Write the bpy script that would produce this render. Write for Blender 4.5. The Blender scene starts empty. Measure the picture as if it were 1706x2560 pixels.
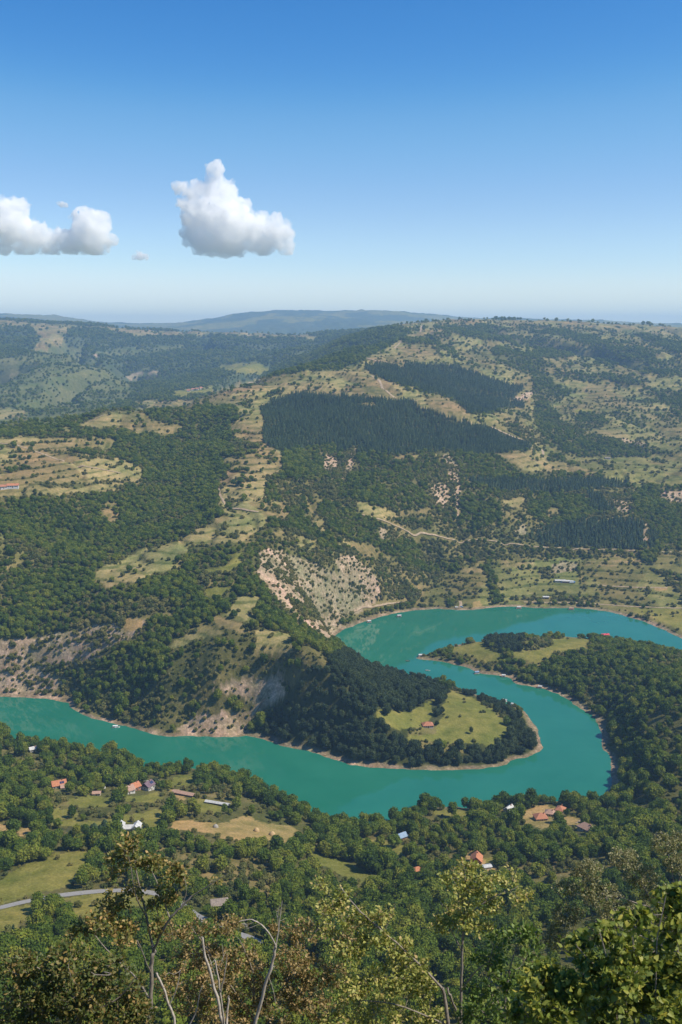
import bpy, math, random
import numpy as np
from mathutils import Vector, Matrix

rng = np.random.default_rng(11)
random.seed(11)
R = math.radians

# ------------------------------------------------------------------ camera, sky, sun, exposure
H = 360.0                      # eye height above the reservoir
F = 2489.0                     # focal length in photo pixels (35 mm on a 36 mm high frame)
CX, CY = 853.0, 1280.0
PITCH = math.atan(450.0 / F)
scene = bpy.context.scene
cam = bpy.data.objects.new("camera", bpy.data.cameras.new("camera"))
scene.collection.objects.link(cam)
cam.data.sensor_fit = 'VERTICAL'
cam.data.sensor_height = 36.0
cam.data.lens = 35.0
cam.data.clip_start = 0.5
cam.data.clip_end = 60000.0
cam.data.dof.use_dof = True
cam.data.dof.focus_distance = 900.0
cam.data.dof.aperture_fstop = 5.6
cam.location = (0, 0, H)
cam.rotation_euler = (math.pi / 2 - PITCH, 0, 0)
scene.camera = cam

SUN_AZ, SUN_EL = R(106), R(52)  # azimuth clockwise from the view direction
world = bpy.data.worlds.new("World")
scene.world = world
world.use_nodes = True
wn = world.node_tree.nodes
sky = wn.new("ShaderNodeTexSky")
sky.sky_type = 'NISHITA'
sky.sun_disc = False
sky.sun_elevation = SUN_EL
sky.sun_rotation = SUN_AZ
sky.altitude = 900
sky.air_density = 1.0
sky.dust_density = 0.0
sky.ozone_density = 10.0
wn["Background"].inputs[1].default_value = 0.125
_sep = wn.new("ShaderNodeSeparateColor"); _com = wn.new("ShaderNodeCombineColor")
world.node_tree.links.new(sky.outputs[0], _sep.inputs[0])
# the camera's own rendering of a clear sky: one tone curve per channel, the same in every direction
for _i, _pts in enumerate((((0, 0), (.05, .008), (.096, .038), (.13, .115), (.177, .212), (.265, .39), (.42, .68), (1, 1)),
                           ((0, 0), (.1, .06), (.213, .18), (.271, .285), (.35, .38), (.46, .555), (.57, .72), (1, 1)),
                           ((0, 0), (.3, .27), (.46, .447), (.55, .53), (.626, .60), (.69, .68), (1, .9)))):
    _c = wn.new("ShaderNodeFloatCurve"); _cv = _c.mapping.curves[0]
    while len(_cv.points) < len(_pts): _cv.points.new(.5, .5)
    for _q, (_x, _y) in zip(_cv.points, _pts): _q.location = (_x, _y)
    _c.mapping.update()
    _a = wn.new("ShaderNodeMath"); _a.operation = 'MULTIPLY'; _a.inputs[1].default_value = .1
    _b = wn.new("ShaderNodeMath"); _b.operation = 'MULTIPLY'; _b.inputs[1].default_value = 10.0
    world.node_tree.links.new(_sep.outputs[_i], _a.inputs[0]); world.node_tree.links.new(_a.outputs[0], _c.inputs["Value"])
    world.node_tree.links.new(_c.outputs[0], _b.inputs[0]); world.node_tree.links.new(_b.outputs[0], _com.inputs[_i])
world.node_tree.links.new(_com.outputs[0], wn["Background"].inputs[0])

sun = bpy.data.objects.new("sun", bpy.data.lights.new("sun", 'SUN'))
scene.collection.objects.link(sun)
sun.data.energy = 5.0
sun.data.angle = R(0.53)
sun.data.color = (1.0, 0.92, 0.77)
SD = Vector((math.sin(SUN_AZ) * math.cos(SUN_EL), math.cos(SUN_AZ) * math.cos(SUN_EL), math.sin(SUN_EL)))
sun.rotation_euler = SD.to_track_quat('Z', 'Y').to_euler()

vs = scene.view_settings
vs.view_transform = 'Standard'
vs.look = 'None'
vs.exposure = 0.30
vs.gamma = 1.0
vs.use_curve_mapping = False
cy = scene.cycles
cy.use_denoising = True
cy.max_bounces = 64
cy.diffuse_bounces = 3
cy.glossy_bounces = 2
cy.transmission_bounces = 4
cy.transparent_max_bounces = 8
cy.volume_bounces = 60
cy.volume_step_rate = 2.0
cy.volume_max_steps = 256
COL = scene.collection

# ------------------------------------------------------------------ pixel <-> world
SP, CP = math.sin(PITCH), math.cos(PITCH)

def ray(px, py):
    """direction with forward (y) component 1"""
    a = (np.asarray(px, float) - CX) / F
    b = (CY - np.asarray(py, float)) / F
    dy = CP + b * SP
    dz = -SP + b * CP
    return a / dy, dz / dy

def at(px, py, D):
    u, w = ray(px, py)
    return np.array([u * D, D * 1.0, H + w * D]).T

def project(x, y, z):
    zz = z - H
    dep = y * CP - zz * SP
    up = y * SP + zz * CP
    dep = np.where(dep < 0.1, 0.1, dep)
    return CX + F * x / dep, CY - F * up / dep

# ------------------------------------------------------------------ noise
_perm = np.random.default_rng(5).random((256, 256))

def vnoise(x, y):
    xi = np.floor(x).astype(int); yi = np.floor(y).astype(int)
    fx = x - xi; fy = y - yi
    fx = fx * fx * (3 - 2 * fx); fy = fy * fy * (3 - 2 * fy)
    g = lambda i, j: _perm[(xi + i) % 256, (yi + j) % 256]
    return (g(0, 0) * (1 - fx) + g(1, 0) * fx) * (1 - fy) + (g(0, 1) * (1 - fx) + g(1, 1) * fx) * fy

def fbm(x, y, oct=4):
    a, s, t = 1.0, 0.0, 0.0
    for k in range(oct):
        s = s + a * (vnoise(x * 2 ** k + 17.3 * k, y * 2 ** k + 9.1 * k) - 0.5)
        t += a; a *= 0.5
    return s / t * 2

def smooth(a, b, x):
    t = np.clip((x - a) / (b - a), 0, 1)
    return t * t * (3 - 2 * t)

# ------------------------------------------------------------------ the reservoir's outline
SHORE = [(-520, 1700), (-300, 1722), (-120, 1738), (0, 1743), (49, 1743), (109, 1746), (169, 1753), (180, 1773), (218, 1792), (272, 1806), (326, 1817),
 (375, 1837), (424, 1841), (490, 1841), (571, 1840), (626, 1842), (669, 1849), (713, 1871), (778, 1877), (853, 1904), (886, 1917),
 (989, 1920), (1071, 1926), (1179, 1923), (1261, 1917), (1283, 1900), (1326, 1893), (1353, 1877), (1358, 1863), (1343, 1830),
 (1326, 1792), (1310, 1773), (1290, 1765), (1240, 1757), (1190, 1737), (1120, 1711), (1050, 1695), (985, 1683), (930, 1664),
 (880, 1638), (845, 1617), (827, 1600), (853, 1575), (913, 1554), (962, 1538), (1016, 1529), (1081, 1522), (1141, 1525), (1190, 1525), (1234, 1517),
 (1304, 1517), (1364, 1522), (1430, 1518), (1500, 1525), (1560, 1539), (1615, 1555), (1658, 1574), (1706, 1596), (1800, 1645), (1960, 1720), (2200, 1790),
 (2250, 1810), (2000, 1745), (1800, 1665), (1706, 1632), (1615, 1616), (1506, 1596), (1397, 1592), (1255, 1598), (1160, 1608),
 (1090, 1628), (1050, 1641), (1040, 1646), (1077, 1650), (1105, 1654), (1133, 1662), (1166, 1668), (1189, 1680), (1204, 1685), (1235, 1687), (1273, 1694),
 (1287, 1708), (1319, 1713), (1349, 1719), (1380, 1727), (1424, 1752), (1468, 1781), (1502, 1810), (1506, 1847), (1500, 1870), (1522, 1885),
 (1534, 1905), (1530, 1945), (1528, 1990), (1505, 2010), (1457, 2015), (1397, 2003), (1321, 2004), (1234, 2023), (1147, 2019), (1054, 2018),
 (1016, 2032), (978, 2056), (924, 2062), (869, 2070), (816, 2048), (729, 2015), (653, 1974), (588, 1942), (544, 1930), (462, 1920),
 (381, 1930), (305, 1894), (234, 1889), (180, 1867), (109, 1871), (49, 1854), (0, 1829), (-120, 1808), (-300, 1790), (-520, 1764)]
SHORE = np.array(SHORE, float)
_u, _w = ray(SHORE[:, 0], SHORE[:, 1])
_D = -H / _w
LAKE = np.stack([_u * _D, _D], 1)

# ------------------------------------------------------------------ terrain control points
# (px, py, z) for ground clearly below the eye, (px, py, None, D) otherwise, ('g', u, D, z) raw
CPTS = []
def cz(*pts):
    for px, py, z in pts:
        u, w = ray(px, py); CPTS.append((float(u), (z - H) / float(w), z))
def cd(*pts):
    for px, py, D in pts:
        u, w = ray(px, py); CPTS.append((float(u), D, H + float(w) * D))
def cg(*pts):
    for u, D, z in pts: CPTS.append((u, D, z))
for u in (-1.2, -.7, -.4, -.2, 0, .2, .4, .7, 1.2):
    cg((u, 3, 355.3), (u, 4, 354.4), (u, 8, 351.5), (u, 14, 346.6), (u, 25, 337.5), (u, 50, 317), (u, 100, 277), (u, 180, 216))
    cg((u, 262, 155))
# the near bench between the viewpoint and the water
cz((-250, 2450, 120), (-250, 2300, 76), (-250, 2150, 45), (-250, 2000, 24), (-200, 1900, 9))
cz((0, 2450, 118), (0, 2350, 92), (0, 2268, 70), (0, 2180, 56), (0, 2090, 38), (0, 1990, 26), (0, 1910, 12))
cz((200, 2450, 118), (200, 2350, 92), (200, 2240, 66), (200, 2150, 54), (250, 2080, 37), (200, 1990, 25), (200, 1940, 13))
cz((420, 2450, 118), (420, 2350, 90), (420, 2240, 64), (430, 2150, 46), (420, 2060, 31), (400, 1990, 17))
cz((620, 2450, 114), (620, 2350, 84), (620, 2250, 60), (620, 2150, 40), (600, 2070, 24), (600, 2010, 13))
cz((850, 2450, 104), (850, 2350, 70), (850, 2250, 42), (850, 2160, 20))
cz((1100, 2450, 100), (1100, 2350, 66), (1100, 2250, 42), (1100, 2150, 24), (1100, 2080, 11))
cz((1350, 2450, 104), (1350, 2350, 72), (1350, 2250, 48), (1350, 2150, 30), (1350, 2060, 10))
cz((1550, 2450, 112), (1550, 2350, 84), (1550, 2250, 62), (1550, 2150, 44), (1550, 2060, 20))
cz((1706, 2400, 108), (1706, 2250, 80), (1706, 2150, 64), (1706, 2050, 40), (1706, 1970, 24))
cz((1900, 2300, 110), (1900, 2150, 80), (1900, 2000, 46))
# right bank and the second promontory
cz((1600, 1900, 22), (1700, 1900, 36), (1600, 1810, 26), (1706, 1800, 42), (1560, 1740, 22), (1650, 1720, 34), (1450, 1690, 15), (1550, 1660, 24), (1350, 1650, 12),
   (1480, 1625, 17), (1580, 1635, 20), (1650, 1645, 22), (1250, 1640, 12), (1160, 1630, 7), (1706, 1680, 24), (1850, 1800, 50), (1850, 1700, 22))
# main peninsula
cz((1070, 1808, 15), (1180, 1790, 14), (1250, 1820, 10), (1100, 1870, 9), (1000, 1770, 22), (1060, 1735, 16), (1150, 1750, 12), (950, 1850, 20), (900, 1780, 34),
   (960, 1710, 28), (880, 1700, 40), (800, 1760, 40), (760, 1810, 24), (850, 1660, 42), (800, 1640, 52), (760, 1590, 60), (720, 1680, 60), (650, 1760, 34))
# hillside above the left arm
cz((500, 1780, 25), (350, 1760, 26), (550, 1700, 50), (420, 1680, 48), (300, 1680, 36), (150, 1680, 26), (0, 1660, 30), (-200, 1660, 32),
   (640, 1620, 72), (500, 1600, 72), (350, 1600, 62), (180, 1600, 52), (0, 1580, 56), (700, 1530, 83), (600, 1520, 90), (450, 1500, 90), (300, 1500, 88),
   (120, 1480, 84), (-100, 1480, 92), (-300, 1550, 80), (650, 1440, 103), (560, 1420, 108), (450, 1420, 106), (300, 1400, 104), (150, 1390, 112), (0, 1380, 120),
   (400, 1350, 118), (560, 1330, 126), (300, 1310, 118), (150, 1310, 126), (0, 1300, 142), (-250, 1320, 140),
   (480, 1260, 134), (300, 1250, 138), (120, 1240, 158), (0, 1225, 166), (-250, 1230, 170),
   (400, 1170, 158), (250, 1160, 175), (100, 1160, 182), (0, 1150, 187), (-250, 1160, 190),
   (450, 1090, 188), (300, 1090, 200), (120, 1100, 200), (0, 1092, 204), (-250, 1110, 206), (420, 1030, 217), (300, 1026, 223), (180, 1055, 214))
# central spine and its steep right flank
cz((650, 1335, 122), (680, 1290, 134), (720, 1390, 96), (780, 1330, 108), (850, 1500, 36), (770, 1500, 58), (820, 1420, 72), (900, 1450, 48), (930, 1380, 72), (880, 1320, 100), (800, 1260, 128), (980, 1470, 22),
   (1000, 1400, 52), (1080, 1450, 18), (1060, 1380, 48), (950, 1290, 108), (1050, 1300, 92), (1150, 1340, 62), (1150, 1400, 38),
   (600, 1210, 158), (700, 1220, 150), (820, 1180, 146), (950, 1180, 144), (1100, 1220, 122), (1050, 1130, 160), (640, 1110, 192), (740, 1100, 186), (880, 1100, 178),
   (620, 1040, 218), (760, 1030, 212), (900, 1030, 216), (1050, 1060, 192), (1180, 1080, 176))
cd((590, 976, 2030), (660, 960, 2080), (750, 930, 2180), (840, 915, 2230), (920, 902, 2290), (900, 960, 2000), (1000, 990, 1950), (1150, 1030, 1900), (1300, 1080, 1900),
   (1000, 940, 2250), (1130, 990, 2150), (1240, 1040, 2050), (1000, 880, 2700), (1100, 930, 2500), (1200, 980, 2350), (1150, 880, 2900), (1250, 930, 2650), (920, 868, 2650),
   (1000, 850, 3050), (1060, 826, 3400), (960, 856, 2900))
# right-hand valley side
cz((1250, 1470, 15), (1400, 1450, 16), (1550, 1480, 11), (1706, 1520, 7), (1706, 1420, 30), (1550, 1400, 33), (1300, 1400, 33), (1400, 1370, 44), (1250, 1355, 54), (1550, 1370, 44), (1706, 1380, 42), (1900, 1450, 30),
   (1400, 1300, 72), (1250, 1280, 90), (1550, 1300, 70), (1706, 1300, 66), (1900, 1320, 60), (1400, 1210, 108), (1250, 1200, 122), (1550, 1210, 100), (1706, 1230, 90),
   (1300, 1130, 152), (1400, 1140, 134), (1500, 1150, 118), (1620, 1150, 116), (1706, 1150, 118), (1900, 1200, 110))
cd((1360, 1120, 1960), (1300, 1050, 2080), (1370, 1060, 2250), (1450, 1060, 2250), (1560, 1060, 2260), (1706, 1060, 2260), (1350, 1000, 2500), (1450, 990, 2600), (1600, 980, 2650), (1706, 980, 2650),
   (1330, 930, 2800), (1450, 920, 2950), (1600, 910, 3050), (1706, 900, 3100), (1350, 870, 3300), (1500, 860, 3500), (1650, 850, 3600), (1900, 860, 3500),
   (1200, 830, 3700), (1350, 820, 3900), (1500, 825, 4100), (1706, 830, 4200), (1000, 812, 3900), (1100, 804, 4200), (1250, 804, 4400), (1400, 808, 4600), (1550, 815, 4700), (1706, 823, 4800), (1950, 838, 4800))
cg((.1, 5600, 405), (.2, 5600, 400), (.33, 5800, 375), (.5, 5800, 350))
# the side valley behind the left ridge, its far side and plateau
cd((0, 1062, 2500), (150, 1050, 2620), (250, 1020, 2800), (400, 985, 3100), (520, 968, 3350), (600, 955, 3500), (700, 925, 3600), (780, 890, 3500), (840, 865, 3400),
   (880, 845, 3550), (940, 822, 3800), (800, 868, 3900), (700, 885, 4200), (760, 868, 4500), (600, 925, 3900), (500, 935, 3900), (200, 985, 3300), (60, 1000, 3100), (-150, 1010, 3000),
   (600, 895, 4600), (450, 895, 4600), (350, 900, 4800), (158, 851, 4700), (240, 889, 4200), (326, 949, 3650), (346, 972, 3480), (300, 1012, 3180), (250, 925, 3780), (280, 884, 4950), (300, 905, 4750), (375, 950, 4250), (400, 965, 3900), (120, 930, 3650), (0, 940, 3700), (200, 850, 5000), (100, 870, 4600), (0, 870, 4400), (-200, 900, 4000),
   (700, 862, 5100), (550, 860, 5200), (400, 855, 5300), (250, 840, 5300), (120, 832, 5100), (0, 830, 5000), (150, 812, 5600), (0, 802, 5600), (300, 820, 6000), (500, 828, 6300), (650, 836, 6400), (800, 846, 6500), (-250, 795, 5600))
cg((-.24, 1900, 165), (-.3, 1900, 160), (-.18, 2250, 165), (-.1, 2600, 185), (-.04, 2900, 215), (0.02, 3100, 245))
cg((-.5, 7500, 400), (-.3, 7500, 370), (-.15, 7800, 340), (0, 8000, 300), (.1, 7500, 320), (.3, 7500, 330), (.5, 7500, 330))
# the distant range
cd((-250, 778, 12500), (0, 784, 12500), (60, 788, 12500), (140, 788, 12500), (220, 803, 12600), (300, 806, 12800), (400, 808, 13000), (470, 807, 13000), (497, 800, 12600), (520, 806, 12000), (560, 791, 12000), (620, 780, 12000), (690, 776, 12000), (780, 779, 12000),
   (860, 780, 12000), (950, 777, 12000), (985, 795, 11500), (1040, 794, 11500), (1110, 803, 11500), (1200, 799, 11000), (1260, 793, 11000), (1350, 799, 11000), (1480, 800, 11000), (1600, 808, 11000), (1706, 811, 11000), (1900, 815, 11000),
   (620, 800, 10600), (760, 800, 10400), (900, 803, 10400), (700, 818, 9600), (850, 822, 9400), (560, 815, 10400))
for u in (-.6, -.4, -.2, 0, .2, .4, .6):
    cg((u, 16000, 330), (u, 19000, 250))
CP_ = np.array(CPTS)
# shoreline itself
_su, _sv = LAKE[:, 0] / LAKE[:, 1], LAKE[:, 1]
sel = np.ones(len(LAKE), bool)
CP_ = np.vstack([CP_, np.stack([_su[sel], _sv[sel], np.full(sel.sum(), 0.5)], 1)])

def tps_fit(P, z, lam):
    n = len(P)
    d2 = ((P[:, None] - P[None]) ** 2).sum(-1)
    K = 0.5 * d2 * np.log(d2 + 1e-12)
    A = np.zeros((n + 3, n + 3))
    A[:n, :n] = K + lam * np.eye(n)
    A[:n, n] = 1; A[:n, n + 1:] = P; A[n, :n] = 1; A[n + 1:, :n] = P.T
    b = np.zeros(n + 3); b[:n] = z
    return np.linalg.solve(A, b)
# heights relative to distance keep the fit even over three decades of range
PX = np.stack([CP_[:, 0], np.log(CP_[:, 1])], 1)
W_ = tps_fit(PX, (CP_[:, 2] - H) / CP_[:, 1], 2e-5)

def tps_eval(u, v):
    out = np.empty(u.size); uf, vf = u.ravel(), v.ravel()
    for i in range(0, uf.size, 6000):
        q = np.stack([uf[i:i + 6000], vf[i:i + 6000]], 1)
        d2 = (q * q).sum(1)[:, None] + (PX * PX).sum(1)[None] - 2 * q @ PX.T
        d2 = np.maximum(d2, 1e-12)
        out[i:i + 6000] = (0.5 * d2 * np.log(d2)) @ W_[:-3] + W_[-3] + q @ W_[-2:]
    return out.reshape(u.shape)

def interp2(grid, au, av, u, v):
    iu = np.interp(u, au, np.arange(len(au))); iv = np.interp(v, av, np.arange(len(av)))
    i0 = np.clip(iu.astype(int), 0, len(au) - 2); j0 = np.clip(iv.astype(int), 0, len(av) - 2)
    fu = iu - i0; fv = iv - j0
    return (grid[j0, i0] * (1 - fu) + grid[j0, i0 + 1] * fu) * (1 - fv) + (grid[j0 + 1, i0] * (1 - fu) + grid[j0 + 1, i0 + 1] * fu) * fv

def seg_dist(x, y, poly, closed=True):
    d = np.full(x.shape, 1e18)
    n = len(poly)
    for i in range(n if closed else n - 1):
        ax, ay = poly[i]; bx, by = poly[(i + 1) % n]
        ex, ey = bx - ax, by - ay
        t = np.clip(((x - ax) * ex + (y - ay) * ey) / (ex * ex + ey * ey + 1e-9), 0, 1)
        np.minimum(d, (x - ax - t * ex) ** 2 + (y - ay - t * ey) ** 2, out=d)
    return np.sqrt(d)

def inside(x, y, poly):
    r = np.zeros(x.shape, bool)
    n = len(poly); j = n - 1
    for i in range(n):
        xi, yi = poly[i]; xj, yj = poly[j]
        if yi != yj:
            r ^= ((yi > y) != (yj > y)) & (x < (xj - xi) * (y - yi) / (yj - yi) + xi)
        j = i
    return r

def chaikin(P, closed=True, n=1):
    P = np.asarray(P, float)
    for _ in range(n):
        Q = np.roll(P, -1, 0) if closed else P[1:]
        A = P if closed else P[:-1]
        N = np.empty((2 * len(A), P.shape[1])); N[0::2] = .75 * A + .25 * Q; N[1::2] = .25 * A + .75 * Q
        P = N if closed else np.vstack([P[:1], N, P[-1:]])
    return P
LAKE = chaikin(LAKE)

# mesh axes: u = x / y (bearing), v = ln(y) (range), finer where the picture needs it
AU = np.concatenate([np.linspace(-1.15, -.44, 22)[:-1], np.linspace(-.44, .44, 470), np.linspace(.44, 1.15, 22)[1:]])
def geo(a, b, n): return np.linspace(math.log(a), math.log(b), n)
AV = np.concatenate([geo(3.2, 250, 60)[:-1], geo(250, 600, 150)[:-1], geo(600, 1500, 420)[:-1], geo(1500, 6500, 330)[:-1], geo(6500, 18500, 120)])
cu = np.linspace(-1.15, 1.15, 231); cv = np.linspace(AV[0], AV[-1], 420)
_gu, _gv = np.meshgrid(cu, cv)
COARSE = tps_eval(_gu, _gv)
GU, GV = np.meshgrid(AU, AV)
GY = np.exp(GV); GX = GU * GY
GZ = H + interp2(COARSE, cu, cv, GU, GV) * GY
# relief: rills on the slopes, swells on the far hills
amp = smooth(120, 600, GY) * 2.2 + smooth(900, 2600, GY) * 9 + smooth(5000, 11000, GY) * 10
GZ += amp * fbm(GX / 130, GY / 130, 5) + smooth(3000, 5200, GY) * 16 * fbm(GX / 900 + 7, GY / 900, 3) * smooth(12500, 9000, GY)
# gullies running down the steep sides (sharp noise valleys)
gul = np.abs(fbm(GX / 75 + 3, GY / 110 + 8, 3)); GZ -= smooth(950, 1100, GY) * smooth(2200, 1800, GY) * 4.5 * smooth(0.16, 0.0, gul) * smooth(15, 50, GZ)
gul = np.abs(fbm(GX / 190 + 31, GY / 260 + 3, 3))
GZ -= smooth(1000, 1900, GY) * 10 * smooth(0.16, 0.0, gul) * smooth(60, 140, GZ)
gul = np.abs(fbm(GX / 520 + 11, GY / 900 + 3, 3))
GZ -= smooth(2700, 3600, GY) * 120 * smooth(0.22, 0.0, gul) * smooth(11500, 9000, GY) * smooth(390, 300, GZ)
# basin and banks of the reservoir
near = (GY > 480) & (GY < 1900)
sd = np.full(GX.shape, 400.0)
xs, ys = GX[near], GY[near]
wob = 3.2 * fbm(xs / 14, ys / 14, 3)
d = seg_dist(xs, ys, LAKE)
ins = inside(xs, ys, LAKE)
sd[near] = np.where(ins, -d, d) + wob * smooth(40, 8, d)
GZ = np.maximum(GZ, -4.0)
k = smooth(0, 34, sd)
bank = 0.24 * np.clip(sd, 0, 60) + 0.10
land = np.maximum(GZ, 0.15 + 0.06 * np.clip(sd, 0, 40))
GZ = np.where(sd < 0, np.maximum(-6.0, sd * 0.22 - 0.02), bank * (1 - k) + land * k)
GZ = np.where((sd >= 300) & (GZ < 1.5) & (GY > 450), 1.5, GZ)
SDG = sd

def height(x, y):
    x = np.asarray(x, float); y = np.asarray(y, float)
    return interp2(GZ, AU, AV, x / y, np.log(y))
def shore_d(x, y):
    return interp2(SDG, AU, AV, x / y, np.log(y))

def hit(px, py, dmin=230.0, dmax=17500.0):
    """first ground point on the ray through a photo pixel"""
    u, w = (float(q) for q in ray(px, py))
    D = np.exp(np.linspace(math.log(dmin), math.log(dmax), 5000))
    g = H + w * D - height(u * D, D)
    k = np.argmax(g < 0)
    if not (g < 0).any(): k = len(D) - 1
    return np.array([u * D[k], D[k], float(height(np.array([u * D[k]]), np.array([D[k]]))[0])])

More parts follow.
